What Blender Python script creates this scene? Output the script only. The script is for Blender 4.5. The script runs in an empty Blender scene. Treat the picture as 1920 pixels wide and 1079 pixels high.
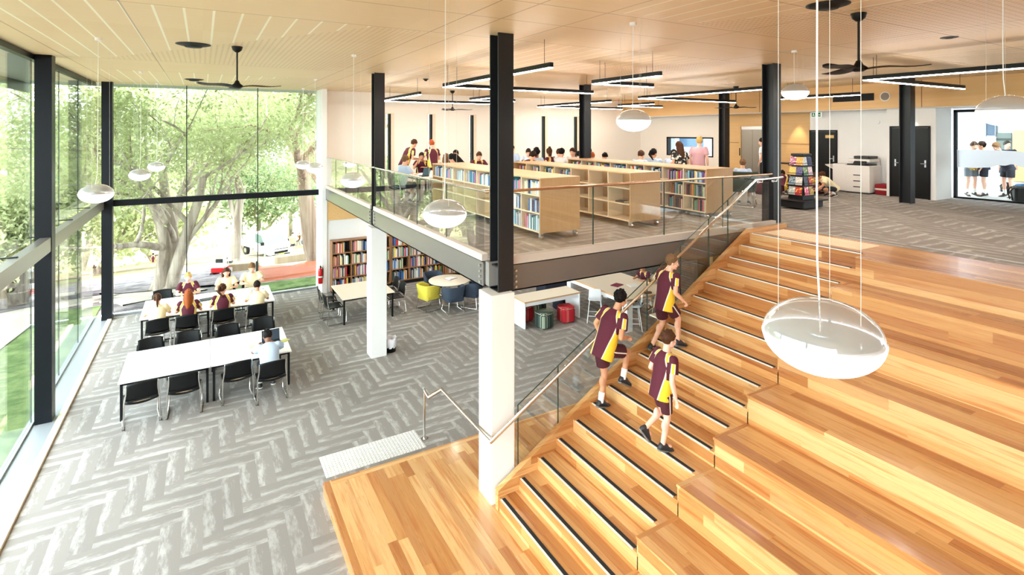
import bpy, bmesh, math, random
import numpy as np
from mathutils import Vector, Matrix, noise
R = math.radians
SC = bpy.context.scene
COL = SC.collection
rnd = random.Random(7)
FZ = 3.515          # upper floor level
PZ = 0.185          # timber platform level
CZ = 6.85           # ceiling level
TR, RI, X1 = 0.316, 0.185, 3.55   # stair going, riser, first nosing

# ---------------------------------------------------------------- materials
def lin(c):
    c = c / 255.0
    return c / 12.92 if c <= 0.04045 else ((c + 0.055) / 1.055) ** 2.4
def rgb(r, g, b): return (lin(r), lin(g), lin(b), 1.0)
MATS = {}
def mat(name, col=(200, 200, 200), rough=0.5, metal=0.0, spec=0.5, emit=0.0, ecol=None, coat=0.0):
    if name in MATS: return MATS[name]
    m = bpy.data.materials.new(name); m.use_nodes = True
    b = m.node_tree.nodes['Principled BSDF']
    b.inputs['Base Color'].default_value = rgb(*col)
    b.inputs['Roughness'].default_value = rough
    b.inputs['Metallic'].default_value = metal
    b.inputs['Specular IOR Level'].default_value = spec
    b.inputs['Coat Weight'].default_value = coat
    if emit:
        b.inputs['Emission Color'].default_value = rgb(*(ecol or col))
        b.inputs['Emission Strength'].default_value = emit
    MATS[name] = m
    return m
class NT:
    """small node-tree writer"""
    def __init__(s, m):
        s.m = m; s.t = m.node_tree; s.n = s.t.nodes; s.l = s.t.links
        s.b = s.n.get('Principled BSDF')
    def new(s, typ, **kw):
        nd = s.n.new(typ)
        for k, v in kw.items(): setattr(nd, k, v)
        return nd
    def put(s, a, sock):
        if hasattr(a, 'is_output') or isinstance(a, bpy.types.NodeSocket): s.l.new(a, sock)
        else: sock.default_value = a
    def m1(s, op, a, b=0.0, c=None):
        nd = s.new('ShaderNodeMath', operation=op)
        s.put(a, nd.inputs[0]); s.put(b, nd.inputs[1])
        if c is not None: s.put(c, nd.inputs[2])
        return nd.outputs[0]
    def mix(s, f, a, b, blend='MIX'):
        nd = s.new('ShaderNodeMix', data_type='RGBA', blend_type=blend)
        s.put(f, nd.inputs[0]); s.put(a, nd.inputs[6]); s.put(b, nd.inputs[7])
        return nd.outputs[2]
    def mixf(s, f, a, b):
        nd = s.new('ShaderNodeMix', data_type='FLOAT')
        s.put(f, nd.inputs[0]); s.put(a, nd.inputs[2]); s.put(b, nd.inputs[3])
        return nd.outputs[0]
    def pos(s):
        g = s.new('ShaderNodeNewGeometry'); x = s.new('ShaderNodeSeparateXYZ')
        s.l.new(g.outputs['Position'], x.inputs[0])
        return x.outputs[0], x.outputs[1], x.outputs[2]
    def obpos(s):
        g = s.new('ShaderNodeTexCoord'); x = s.new('ShaderNodeSeparateXYZ')
        s.l.new(g.outputs['Object'], x.inputs[0])
        return x.outputs[0], x.outputs[1], x.outputs[2]
    def vec(s, x, y, z):
        c = s.new('ShaderNodeCombineXYZ')
        for i, v in enumerate((x, y, z)): s.put(v, c.inputs[i])
        return c.outputs[0]
    def noise(s, v, scale=1.0, detail=2.0, rough=0.5):
        nd = s.new('ShaderNodeTexNoise'); s.l.new(v, nd.inputs['Vector'])
        nd.inputs['Scale'].default_value = scale; nd.inputs['Detail'].default_value = detail
        nd.inputs['Roughness'].default_value = rough
        return nd.outputs['Fac']
    def white(s, v):
        nd = s.new('ShaderNodeTexWhiteNoise', noise_dimensions='3D'); s.l.new(v, nd.inputs['Vector'])
        return nd.outputs['Value']
    def ramp(s, f, stops, interp='LINEAR'):
        nd = s.new('ShaderNodeValToRGB'); s.l.new(f, nd.inputs[0])
        e = nd.color_ramp.elements; nd.color_ramp.interpolation = interp
        while len(e) < len(stops): e.new(0.5)
        for i, (p, c) in enumerate(stops): e[i].position = p; e[i].color = rgb(*c)
        return nd.outputs[0]
    def sstep(s, v, a, b):
        nd = s.new('ShaderNodeMapRange', interpolation_type='SMOOTHSTEP')
        s.put(v, nd.inputs[0]); nd.inputs[1].default_value = a; nd.inputs[2].default_value = b
        return nd.outputs[0]
    def col(s, c): s.l.new(c, s.b.inputs['Base Color'])

def wood_floor(name, axis='y', w=0.13, tone=0):
    """polished hardwood boards running along `axis`; every board its own tint"""
    m = mat(name, rough=0.3, coat=0.25); t = NT(m)
    m.node_tree.nodes['Principled BSDF'].inputs['Coat Roughness'].default_value = 0.12
    x, y, z = t.pos()
    if axis == 'x': x, y = y, x
    q = t.m1('DIVIDE', t.m1('ADD', t.m1('MULTIPLY_ADD', z, 1.0, x), 10.0 + tone), w)
    i = t.m1('FLOOR', q); fr = t.m1('FRACT', q)
    r1 = t.white(t.vec(i, 3.7, 1.1))
    sg = t.m1('FLOOR', t.m1('DIVIDE', t.m1('MULTIPLY_ADD', r1, 5.0, y), 2.1))
    r2 = t.white(t.vec(i, sg, 5.0))
    base = t.ramp(r2, [(0.0, (170, 110, 60)), (0.22, (188, 132, 76)), (0.5, (204, 152, 94)), (0.8, (220, 178, 122)), (1.0, (178, 120, 68))])
    g = t.noise(t.vec(t.m1('MULTIPLY', q, 2.2), t.m1('MULTIPLY_ADD', r2, 31.0, t.m1('MULTIPLY', y, 0.9)), t.m1('MULTIPLY', z, 9.0)), 1.0, 4.0, 0.6)
    gc = t.ramp(g, [(0.3, (224, 172, 112)), (0.5, (255, 255, 255)), (0.72, (255, 250, 240))])
    c = t.mix(0.8, base, gc, 'MULTIPLY')
    k = t.noise(t.vec(t.m1('MULTIPLY', q, 0.9), t.m1('MULTIPLY_ADD', r2, 17.0, t.m1('MULTIPLY', y, 2.2)), 0.0), 1.6, 2.0)
    c = t.mix(t.m1('MULTIPLY', t.sstep(k, 0.7, 0.82), 0.55), c, rgb(140, 78, 40))
    edge = t.m1('LESS_THAN', fr, 0.025)
    c = t.mix(t.m1('MULTIPLY', edge, 0.35), c, rgb(110, 66, 34))
    t.col(c); t.put(t.mixf(g, 0.36, 0.22), t.b.inputs['Roughness'])
    return m

def carpet():
    """herringbone carpet planks 0.25 x 1 m with pale weathered streaks"""
    m = mat('herringbone carpet', rough=0.95, spec=0.15); t = NT(m)
    x, y, z = t.pos(); w = 0.25
    X = t.m1('DIVIDE', t.m1('ADD', x, 20.0), w); Y = t.m1('DIVIDE', t.m1('ADD', y, 20.0), w)
    i, j = t.m1('FLOOR', X), t.m1('FLOOR', Y)
    k = t.m1('FLOORED_MODULO', t.m1('SUBTRACT', i, j), 8.0)
    h = t.m1('LESS_THAN', k, 3.5)
    # along / across of the two orientations
    ha = t.m1('DIVIDE', t.m1('ADD', t.m1('FRACT', X), k), 4.0)
    hb = t.m1('FRACT', Y)
    kv = t.m1('SUBTRACT', 7.0, k)
    va = t.m1('DIVIDE', t.m1('ADD', t.m1('FRACT', Y), kv), 4.0)
    vb = t.m1('FRACT', X)
    al = t.mixf(h, va, ha); ac = t.mixf(h, vb, hb)
    idx = t.mixf(h, i, t.m1('SUBTRACT', i, k)); idy = t.mixf(h, t.m1('SUBTRACT', j, kv), j)
    rr = t.white(t.vec(idx, idy, h))
    off = t.m1('MULTIPLY', rr, 60.0)
    n1 = t.noise(t.vec(t.m1('MULTIPLY', al, 3.2), t.m1('MULTIPLY_ADD', ac, 3.0, off), off), 1.0, 5.0, 0.68)
    n2 = t.noise(t.vec(t.m1('MULTIPLY', al, 9.0), t.m1('MULTIPLY_ADD', ac, 9.0, off), 2.0), 1.0, 4.0, 0.7)
    band = t.m1('ABSOLUTE', t.m1('SUBTRACT', ac, 0.2))
    s = t.m1('ADD', t.m1('MULTIPLY_ADD', n1, 1.0, t.m1('MULTIPLY', n2, 0.3)), t.m1('MULTIPLY', band, -0.52))
    f = t.m1('MULTIPLY', t.sstep(s, 0.45, 0.74), t.mixf(rr, 0.55, 1.0))
    base = t.mix(rr, rgb(137, 131, 126), rgb(149, 143, 138))
    fine = t.noise(t.vec(t.m1('MULTIPLY', x, 90.0), t.m1('MULTIPLY', y, 90.0), 0.0), 1.0, 2.0)
    base = t.mix(t.m1('MULTIPLY', fine, 0.25), base, rgb(104, 98, 92))
    t.col(t.mix(t.m1('MULTIPLY', f, 0.44), base, rgb(220, 217, 213)))
    bp = t.new('ShaderNodeBump'); bp.inputs['Strength'].default_value = 0.15; bp.inputs['Distance'].default_value = 0.004
    t.l.new(fine, bp.inputs['Height']); t.l.new(bp.outputs[0], t.b.inputs['Normal'])
    return m

def ceiling_ply():
    """maple ply ceiling: panel seams, blocks of fine slots, perforated fields"""
    m = mat('maple ply ceiling', rough=0.45, spec=0.35); t = NT(m)
    x, y, z = t.pos()
    g = t.noise(t.vec(t.m1('MULTIPLY', x, 1.2), t.m1('MULTIPLY', y, 26.0), 0.0), 1.0, 3.0)
    base = t.mix(g, rgb(230, 200, 156), rgb(238, 213, 174))
    pr = t.white(t.vec(t.m1('FLOOR', t.m1('DIVIDE', x, 2.4)), t.m1('FLOOR', t.m1('DIVIDE', t.m1('ADD', y, 0.9), 1.2)), 0.0))
    base = t.mix(t.m1('MULTIPLY', pr, 0.35), base, rgb(224, 190, 144))
    gt = lambda v, a: t.m1('GREATER_THAN', v, a)
    lt = lambda v, a: t.m1('LESS_THAN', v, a)
    AND = lambda *a: a[0] if len(a) == 1 else t.m1('MULTIPLY', a[0], AND(*a[1:]))
    rng = lambda v, a, b: AND(gt(v, a), lt(v, b))
    # slot blocks (slots run along Y), repeated every 8 m in Y
    yb = t.m1('FLOORED_MODULO', t.m1('SUBTRACT', y, 7.18), 8.0)
    diag = t.m1('ADD', t.m1('SUBTRACT', yb, 4.2), t.m1('MULTIPLY', t.m1('SUBTRACT', t.m1('SUBTRACT', t.m1('ADD', x, 0.66), t.m1('MULTIPLY', gt(x, 3.5), 7.2)), t.m1('MULTIPLY', gt(x, 10.2), 6.5)), 1.56))
    perf_zone = AND(gt(diag, 0.0), rng(yb, 0.02, 5.72))
    slot_zone = AND(lt(diag, 0.0), rng(yb, 0.02, 5.72))
    bay = t.m1('MAXIMUM', rng(x, -2.2, 2.75), t.m1('MAXIMUM', rng(x, 4.35, 9.6), rng(x, 10.9, 15.6)))
    slot = lt(t.m1('ABSOLUTE', t.m1('SUBTRACT', t.m1('FRACT', t.m1('DIVIDE', t.m1('ADD', x, 10.1), 0.305)), 0.5)), 0.045)
    c = t.mix(AND(slot_zone, bay, slot, ), base, rgb(250, 240, 216))
    ux = t.m1('SUBTRACT', t.m1('FRACT', t.m1('DIVIDE', x, 0.085)), 0.5); uy = t.m1('SUBTRACT', t.m1('FRACT', t.m1('DIVIDE', y, 0.085)), 0.5)
    hole = lt(t.m1('ADD', t.m1('MULTIPLY', ux, ux), t.m1('MULTIPLY', uy, uy)), 0.05)
    c = t.mix(AND(perf_zone, bay, hole, 0.45), c, rgb(150, 108, 66))
    seam = 0.0
    for a in (-2.25, -0.79, 2.8, 3.25, 4.2, 6.6, 9.0, 11.4, 13.8, 16.2):
        s1 = lt(t.m1('ABSOLUTE', t.m1('SUBTRACT', x, a)), 0.009)
        seam = s1 if seam == 0.0 else t.m1('MAXIMUM', seam, s1)
    for a in (3.62, 5.0, 5.9, 7.18, 12.95, 15.15):
        seam = t.m1('MAXIMUM', seam, lt(t.m1('ABSOLUTE', t.m1('SUBTRACT', y, a)), 0.009))
    t.col(t.mix(t.m1('MULTIPLY', seam, 0.6), c, rgb(128, 84, 46)))
    return m

def ply(name, c1, c2, rough=0.45, sc=1.0, axis='z'):
    """veneer with soft grain along the axis, in the object's own space"""
    m = mat(name, c1, rough); t = NT(m); x, y, z = t.obpos()
    k = {'x': (1.5, 30, 30), 'y': (30, 1.5, 30), 'z': (30, 30, 1.5)}[axis]
    g = t.noise(t.vec(t.m1('MULTIPLY', x, k[0] * sc), t.m1('MULTIPLY', y, k[1] * sc), t.m1('MULTIPLY', z, k[2] * sc)), 1.0, 3.0)
    t.col(t.mix(g, rgb(*c1), rgb(*c2)))
    return m

def glass(name, tint=(246, 251, 249), f0=0.045, boost=1.0):
    """thin clear pane: transparent, with a mirror share that grows at grazing angles"""
    if name in MATS: return MATS[name]
    m = bpy.data.materials.new(name); m.use_nodes = True; t = NT(m)
    t.n.remove(t.b); out = t.n['Material Output']
    tr = t.new('ShaderNodeBsdfTransparent'); tr.inputs[0].default_value = rgb(*tint)
    gl = t.new('ShaderNodeBsdfGlossy'); gl.inputs['Roughness'].default_value = 0.0
    gl.inputs['Color'].default_value = (1, 1, 1, 1)
    lw = t.new('ShaderNodeLayerWeight'); lw.inputs[0].default_value = 0.5
    p = t.m1('POWER', lw.outputs['Facing'], 5.0)
    f = t.m1('MINIMUM', t.m1('MULTIPLY', t.m1('MULTIPLY_ADD', p, 1.0 - f0, f0), boost), 1.0)
    mx = t.new('ShaderNodeMixShader'); t.l.new(f, mx.inputs[0])
    t.l.new(tr.outputs[0], mx.inputs[1]); t.l.new(gl.outputs[0], mx.inputs[2])
    t.l.new(mx.outputs[0], out.inputs[0])
    MATS[name] = m
    return m

def trans_mix(name, col, alpha, rough=0.6):
    """a part-transparent film (mesh netting, frosted film)"""
    m = mat(name, col, rough); t = NT(m)
    tr = t.new('ShaderNodeBsdfTransparent'); mx = t.new('ShaderNodeMixShader'); mx.inputs[0].default_value = alpha
    t.l.new(tr.outputs[0], mx.inputs[1]); t.l.new(t.b.outputs[0], mx.inputs[2])
    t.l.new(mx.outputs[0], t.n['Material Output'].inputs[0])
    return m

# ---------------------------------------------------------------- mesh builder
class MB:
    def __init__(s): s.v = []; s.f = []; s.mi = []; s.sm = []
    def add(s, vs, fs, mi=0, smooth=False):
        o = len(s.v); s.v += [tuple(p) for p in vs]
        for f in fs: s.f.append([i + o for i in f]); s.mi.append(mi); s.sm.append(smooth)
        return s
    def box(s, x0, y0, z0, x1, y1, z1, mi=0):
        v = [(x, y, z) for z in (z0, z1) for y in (y0, y1) for x in (x0, x1)]
        return s.add(v, [(0, 2, 3, 1), (4, 5, 7, 6), (0, 1, 5, 4), (2, 6, 7, 3), (0, 4, 6, 2), (1, 3, 7, 5)], mi)
    def cbox(s, c, d, mi=0): return s.box(c[0] - d[0] / 2, c[1] - d[1] / 2, c[2] - d[2] / 2, c[0] + d[0] / 2, c[1] + d[1] / 2, c[2] + d[2] / 2, mi)
    def rbox(s, x0, y0, z0, x1, y1, z1, r=0.02, n=3, mi=0, axis='z'):
        """box with corners rounded in the plane normal to `axis` and a small chamfer at both ends"""
        a, b = ((x0, x1), (y0, y1)) if axis == 'z' else (((y0, y1), (z0, z1)) if axis == 'x' else ((x0, x1), (z0, z1)))
        e = {'z': (z0, z1), 'x': (x0, x1), 'y': (y0, y1)}[axis]
        def ring(ins):
            rr = max(r - ins, 1e-4); out = []
            for cx, cy, a0 in ((a[1] - r, b[1] - r, 0), (a[0] + r, b[1] - r, 90), (a[0] + r, b[0] + r, 180), (a[1] - r, b[0] + r, 270)):
                for k in range(n + 1):
                    t = R(a0 + 90 * k / n); out.append((cx + rr * math.cos(t), cy + rr * math.sin(t)))
            return out
        c = min(r * 0.5, (e[1] - e[0]) * 0.2)
        secs = [(e[0], c), (e[0] + c, 0), (e[1] - c, 0), (e[1], c)]
        vs, fs = [], []
        for h, ins in secs:
            for p, q in ring(ins):
                vs.append((p, q, h) if axis == 'z' else ((h, p, q) if axis == 'x' else (p, h, q)))
        N = 4 * (n + 1)
        for k in range(3):
            for i in range(N):
                j = (i + 1) % N; fs.append((k * N + i, k * N + j, k * N + N + j, k * N + N + i))
        fs.append(tuple(range(N - 1, -1, -1))); fs.append(tuple(range(3 * N, 4 * N)))
        if axis == 'y': fs = [tuple(reversed(f)) for f in fs]
        return s.add(vs, fs, mi, False)
    def frame_at(s, d):
        d = Vector(d).normalized(); u = d.orthogonal().normalized(); return d, u, d.cross(u)
    def cyl(s, p0, p1, r0, r1=None, n=12, mi=0, caps=True, smooth=True):
        r1 = r0 if r1 is None else r1
        p0, p1 = Vector(p0), Vector(p1); d, u, w = s.frame_at(p1 - p0)
        vs = []
        for p, r in ((p0, r0), (p1, r1)):
            for k in range(n):
                a = 2 * math.pi * k / n; vs.append(p + u * (r * math.cos(a)) + w * (r * math.sin(a)))
        s.add(vs, [(k, (k + 1) % n, n + (k + 1) % n, n + k) for k in range(n)], mi, smooth)
        if caps: s.add(vs[:n], [tuple(range(n - 1, -1, -1))], mi); s.add(vs[n:], [tuple(range(n))], mi)
        return s
    def tube(s, pts, r, n=8, mi=0, rs=None):
        """round tube along a path with mitred corners"""
        pts = [Vector(p) for p in pts]; m = len(pts); vs = []; u = None
        for k in range(m):
            a = (pts[k] - pts[k - 1]).normalized() if k else (pts[1] - pts[0]).normalized()
            b = (pts[k + 1] - pts[k]).normalized() if k < m - 1 else a
            d = (a + b); d = d.normalized() if d.length > 1e-6 else a
            if u is None: u = d.orthogonal().normalized()
            u = (u - d * u.dot(d)); u = u.normalized() if u.length > 1e-6 else d.orthogonal().normalized()
            w = d.cross(u); rr = rs[k] if rs else r
            st = 1.0 / max(0.5, math.sqrt(max(0.0, (1 + a.dot(b)) / 2)))
            for q in range(n):
                t = 2 * math.pi * q / n; o = u * math.cos(t) + w * math.sin(t)
                vs.append(pts[k] + o * rr * (st if 0 < k < m - 1 else 1))
        fs = [(k * n + q, k * n + (q + 1) % n, (k + 1) * n + (q + 1) % n, (k + 1) * n + q) for k in range(m - 1) for q in range(n)]
        s.add(vs, fs, mi, True)
        s.add(vs[:n], [tuple(range(n - 1, -1, -1))], mi); s.add(vs[-n:], [tuple(range(n))], mi)
        return s
    def lathe(s, prof, c=(0, 0, 0), n=24, mi=0, smooth=True, ax=None):
        """profile of (radius, height) turned about Z through c"""
        vs = []; fs = []
        for r, z in prof:
            for k in range(n):
                a = 2 * math.pi * k / n; vs.append((c[0] + r * math.cos(a), c[1] + r * math.sin(a), c[2] + z))
        for i in range(len(prof) - 1):
            for k in range(n):
                j = (k + 1) % n; fs.append((i * n + k, i * n + j, i * n + n + j, i * n + n + k))
        return s.add(vs, fs, mi, smooth)
    def prism(s, poly, ax, a0, a1, mi=0):
        """polygon (2-D) extruded along axis ax from a0 to a1"""
        n = len(poly)
        def P(p, a): return {'x': (a, p[0], p[1]), 'y': (p[0], a, p[1]), 'z': (p[0], p[1], a)}[ax]
        vs = [P(p, a0) for p in poly] + [P(p, a1) for p in poly]
        ar = sum(poly[i][0] * poly[(i + 1) % n][1] - poly[(i + 1) % n][0] * poly[i][1] for i in range(n))
        fl = (ar > 0) != (ax == 'y')
        fs = [tuple(range(n - 1, -1, -1)), tuple(range(n, 2 * n))] + [(i, (i + 1) % n, n + (i + 1) % n, n + i) for i in range(n)]
        if not fl: fs = [tuple(reversed(f)) for f in fs]
        return s.add(vs, fs, mi)
    def ell(s, c, r, rot=None, n=16, m=10, mi=0):
        vs = []; fs = []; c = Vector(c)
        for i in range(m + 1):
            ph = math.pi * i / m
            for k in range(n):
                a = 2 * math.pi * k / n
                p = Vector((r[0] * math.sin(ph) * math.cos(a), r[1] * math.sin(ph) * math.sin(a), r[2] * math.cos(ph)))
                if rot is not None: p = rot @ p
                vs.append(c + p)
        for i in range(m):
            for k in range(n):
                j = (k + 1) % n; fs.append((i * n + k, i * n + n + k, i * n + n + j, i * n + j))
        return s.add(vs, fs, mi, True)
    def cap(s, p0, p1, r0, r1=None, n=12, mi=0):
        """capsule with round ends"""
        r1 = r0 if r1 is None else r1
        p0, p1 = Vector(p0), Vector(p1); d, u, w = s.frame_at(p1 - p0); rings = []
        for k in range(5): t = -math.pi / 2 + k * math.pi / 8; rings.append((p0 + d * (r0 * math.sin(t)), max(r0 * math.cos(t), 1e-4)))
        for k in range(5): t = k * math.pi / 8; rings.append((p1 + d * (r1 * math.sin(t)), max(r1 * math.cos(t), 1e-4)))
        vs = [p + u * (r * math.cos(2 * math.pi * k / n)) + w * (r * math.sin(2 * math.pi * k / n)) for p, r in rings for k in range(n)]
        fs = [(i * n + k, i * n + (k + 1) % n, (i + 1) * n + (k + 1) % n, (i + 1) * n + k) for i in range(len(rings) - 1) for k in range(n)]
        fs += [tuple(range(n - 1, -1, -1)), tuple(range((len(rings) - 1) * n, len(rings) * n))]
        return s.add(vs, fs, mi, True)
    def loft(s, secs, n=20, mi=0):
        """secs: (centre, ax, ay) with ax, ay half-axis vectors; flat ends"""
        vs = [Vector(c) + Vector(a) * math.cos(2 * math.pi * k / n) + Vector(b) * math.sin(2 * math.pi * k / n) for c, a, b in secs for k in range(n)]
        m = len(secs)
        fs = [(i * n + k, i * n + (k + 1) % n, (i + 1) * n + (k + 1) % n, (i + 1) * n + k) for i in range(m - 1) for k in range(n)]
        fs += [tuple(range(n - 1, -1, -1)), tuple(range((m - 1) * n, m * n))]
        return s.add(vs, fs, mi, True)
    def mesh(s, name, mats):
        me = bpy.data.meshes.new(name)
        me.from_pydata(s.v, [], s.f)
        for m in (mats if isinstance(mats, (list, tuple)) else [mats]): me.materials.append(m)
        me.polygons.foreach_set('material_index', s.mi); me.polygons.foreach_set('use_smooth', s.sm)
        me.update()
        bm = bmesh.new(); bm.from_mesh(me); bmesh.ops.recalc_face_normals(bm, faces=bm.faces); bm.to_mesh(me); bm.free()
        return me
    def build(s, name, mats, parent=None, **kw): return link(name, s.mesh(name, mats), parent, **kw)

def link(name, me, parent=None, loc=None, rz=0.0, label=None):
    o = bpy.data.objects.new(name, me); COL.objects.link(o)
    if parent is not None: o.parent = parent
    if loc is not None: o.location = loc
    if rz: o.rotation_euler = (0, 0, rz)
    if label: o['label'] = label
    return o
def tag(o, label, cat, group=None, kind=None):
    if label: o['label'] = label
    if cat: o['category'] = cat
    if group: o['group'] = group
    if kind: o['kind'] = kind
    return o
def thing(name, label, cat, loc=(0, 0, 0), rz=0.0, group=None):
    o = bpy.data.objects.new(name, None); COL.objects.link(o); o.empty_display_size = 0.1
    o.location = loc; o.rotation_euler = (0, 0, rz)
    return tag(o, label, cat, group)
def struct(name, mb, mats, parent=None):
    o = mb.build(name, mats, parent)
    if parent is None: o['kind'] = 'structure'
    return o
def children(o): return [c for c in bpy.data.objects if c.parent == o]
KIDS = {}
def dup(root, loc, rz=0.0, label=None, group=None):
    """copy of a thing with copies of its parts and sub-parts"""
    if root.name not in KIDS: KIDS[root.name] = [(c, children(c)) for c in children(root)]
    r = root.copy(); COL.objects.link(r); r.location = loc; r.rotation_euler = (0, 0, rz)
    if label: r['label'] = label
    if group: r['group'] = group
    for c, sub in KIDS[root.name]:
        d = c.copy(); COL.objects.link(d); d.parent = r
        for e in sub:
            g = e.copy(); COL.objects.link(g); g.parent = d
    return r
ORD = ['first', 'second', 'third', 'fourth', 'fifth', 'sixth', 'seventh', 'eighth', 'ninth', 'tenth', 'eleventh', 'twelfth',
       'thirteenth', 'fourteenth', 'fifteenth', 'sixteenth', 'seventeenth', 'eighteenth', 'nineteenth', 'twentieth']
# ---------------------------------------------------------------- shared materials
M_wood = wood_floor('hardwood boards', 'y')
M_woodx = wood_floor('hardwood border', 'x', 0.11)
M_carpet = carpet()
M_ceil = ceiling_ply()
M_white = mat('white paint', (238, 237, 234), 0.55)
M_wall = mat('warm white paint', (246, 238, 227), 0.6)
M_steel = mat('dark steel paint', (30, 31, 34), 0.4, spec=0.35)
M_beam = mat('grey steel paint', (96, 91, 89), 0.26, spec=1.0, coat=0.6)
M_beam.node_tree.nodes['Principled BSDF'].inputs['Coat Roughness'].default_value = 0.35
M_frame = mat('black frame paint', (9, 13, 19), 0.4, spec=0.2)
M_alu = mat('anodised aluminium', (196, 198, 200), 0.35, 1.0)
M_chrome = mat('polished steel', (226, 224, 220), 0.12, 1.0)
M_black = mat('black plastic', (12, 13, 15), 0.45, spec=.25)
M_blackm = mat('matt black', (16, 16, 18), 0.7)
M_glass = glass('clear glazing', f0=0.01)
M_rail = glass('balustrade glass', (250, 252, 251), 0.05, 1.4)
M_joint = mat('silicone joint', (40, 46, 44), 0.5)
M_birch = ply('birch ply', (194, 152, 106), (208, 172, 126), axis='z')
M_timb = ply('timber veneer', (222, 176, 112), (235, 195, 136), axis='y', sc=0.5)
M_sill = mat('pale sill timber', (232, 216, 188), 0.4)
M_red = mat('red paint', (196, 24, 30), 0.3)
M_kerb = mat('stone white kerb paint', (200, 188, 176), 0.5)
M_ledge = mat('grey metal ledge', (150, 156, 162), 0.35, 0.4)

# ---------------------------------------------------------------- floors
b = MB(); b.box(-2.36, -6, -0.3, 18.4, 19.5, 0.0); struct('floor', b, [M_carpet])
b = MB()
b.box(9.98, -6, 3.1, 18.9, 6.86, FZ); b.box(3.62, 6.94, 3.165, 18.9, 19.5, FZ); b.box(9.98, 6.86, 3.165, 18.9, 6.94, FZ)
struct('floor_upper', b, [M_carpet, M_white])
b = MB(); b.box(3.72, 7.02, 3.12, 18.6, 18.75, 3.16); struct('ceiling_lower', b, [M_white])

# ---------------------------------------------------------------- ceiling
b = MB(); b.box(-2.95, -6, CZ, 19.2, 19.75, CZ + 0.3); struct('ceiling', b, [M_ceil])

# ---------------------------------------------------------------- walls
def holes_wall(name, axis, at, th, a0, a1, z0, z1, holes, m):
    """wall plane with rectangular openings; axis 'x' runs along X at Y=at, 'y' runs along Y at X=at"""
    b = MB()
    hs = sorted(holes); cur = a0
    def bx(p0, p1, q0, q1):
        if p1 - p0 < 1e-4 or q1 - q0 < 1e-4: return
        if axis == 'x': b.box(p0, at, q0, p1, at + th, q1)
        else: b.box(at, p0, q0, at + th, p1, q1)
    for h0, h1, g0, g1 in hs:
        bx(cur, h0, z0, z1); bx(h0, h1, z0, g0); bx(h0, h1, g1, z1); cur = h1
    bx(cur, a1, z0, z1)
    return struct(name, b, m)
SLITS = [5.86, 7.5, 9.27, 11.08, 12.72, 14.45]
holes_wall('wall_far', 'x', 19.5, 0.28, 3.5, 18.75, FZ, CZ, [(x, x + 0.32, FZ + 0.15, 6.1) for x in SLITS], [M_wall])
b = MB(); b.box(3.62, 18.75, -0.02, 18.75, 19.5, 2.42); struct('wall_far_lower', b, [M_white])
b = MB(); b.box(3.62, 18.72, 2.42, 18.75, 19.5, 3.16); struct('trim_1', b, [M_timb])
b = MB(); b.box(3.46, 18.7, 0.0, 3.62, 19.78, CZ); struct('wall_nib', b, [M_white])
holes_wall('wall_right', 'y', 18.5, 0.25, 10.9, 19.5, FZ, CZ, [(15.2, 17.8, 4.33, 5.17)], [M_wall])
b = MB(); b.box(18.45, 10.9, FZ, 18.53, 14.9, 6.08); struct('wall_timber', b, [M_timb])
b = MB(); b.box(18.2, 6.97, FZ, 18.5, 10.9, 6.2); struct('wall_copier', b, [M_white])
b = MB(); b.box(17.55, 6.97, FZ, 18.2, 8.2, 6.12); struct('wall_store', b, [M_white])
b = MB(); b.box(17.3, -6, 6.1, 18.9, 19.5, CZ); struct('wall_bulkhead', b, [M_timb])
b = MB()
for y in (2.2, 4.7, 7.2, 9.7, 12.2): b.box(17.292, y - 0.006, 6.1, 17.302, y + 0.006, CZ)
struct('trim_2', b, [mat('seam brown', (120, 80, 44), 0.6)])
b = MB(); b.box(17.36, -6, 6.08, 18.9, 19.5, 6.1); struct('ceiling_soffit', b, [M_white])
b = MB(); b.box(18.44, 10.9, 4.97, 18.452, 14.9, 4.985); struct('trim_3', b, [mat('seam brown')])
b = MB(); b.box(18.6, -6, -0.3, 18.8, 18.75, 3.1); struct('wall_right_lower', b, [M_white])

b = MB(); b.box(-2.95, -6.4, -0.3, 19, -6.05, CZ); struct('wall_back', b, [M_wall])  # unseen wall behind the camera, added to cut back light and glass reflections
b = MB(); b.box(10.97, 9.5, 0, 17.0, 9.62, 3.12); struct('wall_dark_infill', b, [mat('dark zone brown', (44, 36, 32), .5)])  # added dark wall standing in for the dark zone behind the stair glass
b = MB(); b.box(11.5, 9.46, 0, 12.2, 9.5, 2.45); b.box(11.42, 9.4, 0, 11.5, 9.5, 2.5); struct('trim_partition', b, [M_timb])
# far slit windows: reveal, dark jamb, pane
for k, x in enumerate(SLITS):
    e = thing('window_%d' % (k + 4), None, None); e['kind'] = 'structure'
    b = MB(); z0, z1 = FZ + 0.15, 6.1
    b.box(x, 19.49, z0, x + 0.02, 19.78, z1); b.box(x + 0.2, 19.485, z0, x + 0.32, 19.78, z1); b.box(x, 19.49, z1 - 0.02, x + 0.32, 19.78, z1)
    b.build('reveal', M_sill, e)
    b = MB(); b.box(x + 0.13, 19.5, z0, x + 0.2, 19.7, z1 - 0.02); b.build('jamb', M_frame, e)
    b = MB(); b.box(x + 0.02, 19.65, z0, x + 0.13, 19.66, z1 - 0.02); b.build('pane', M_glass, e)
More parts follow.
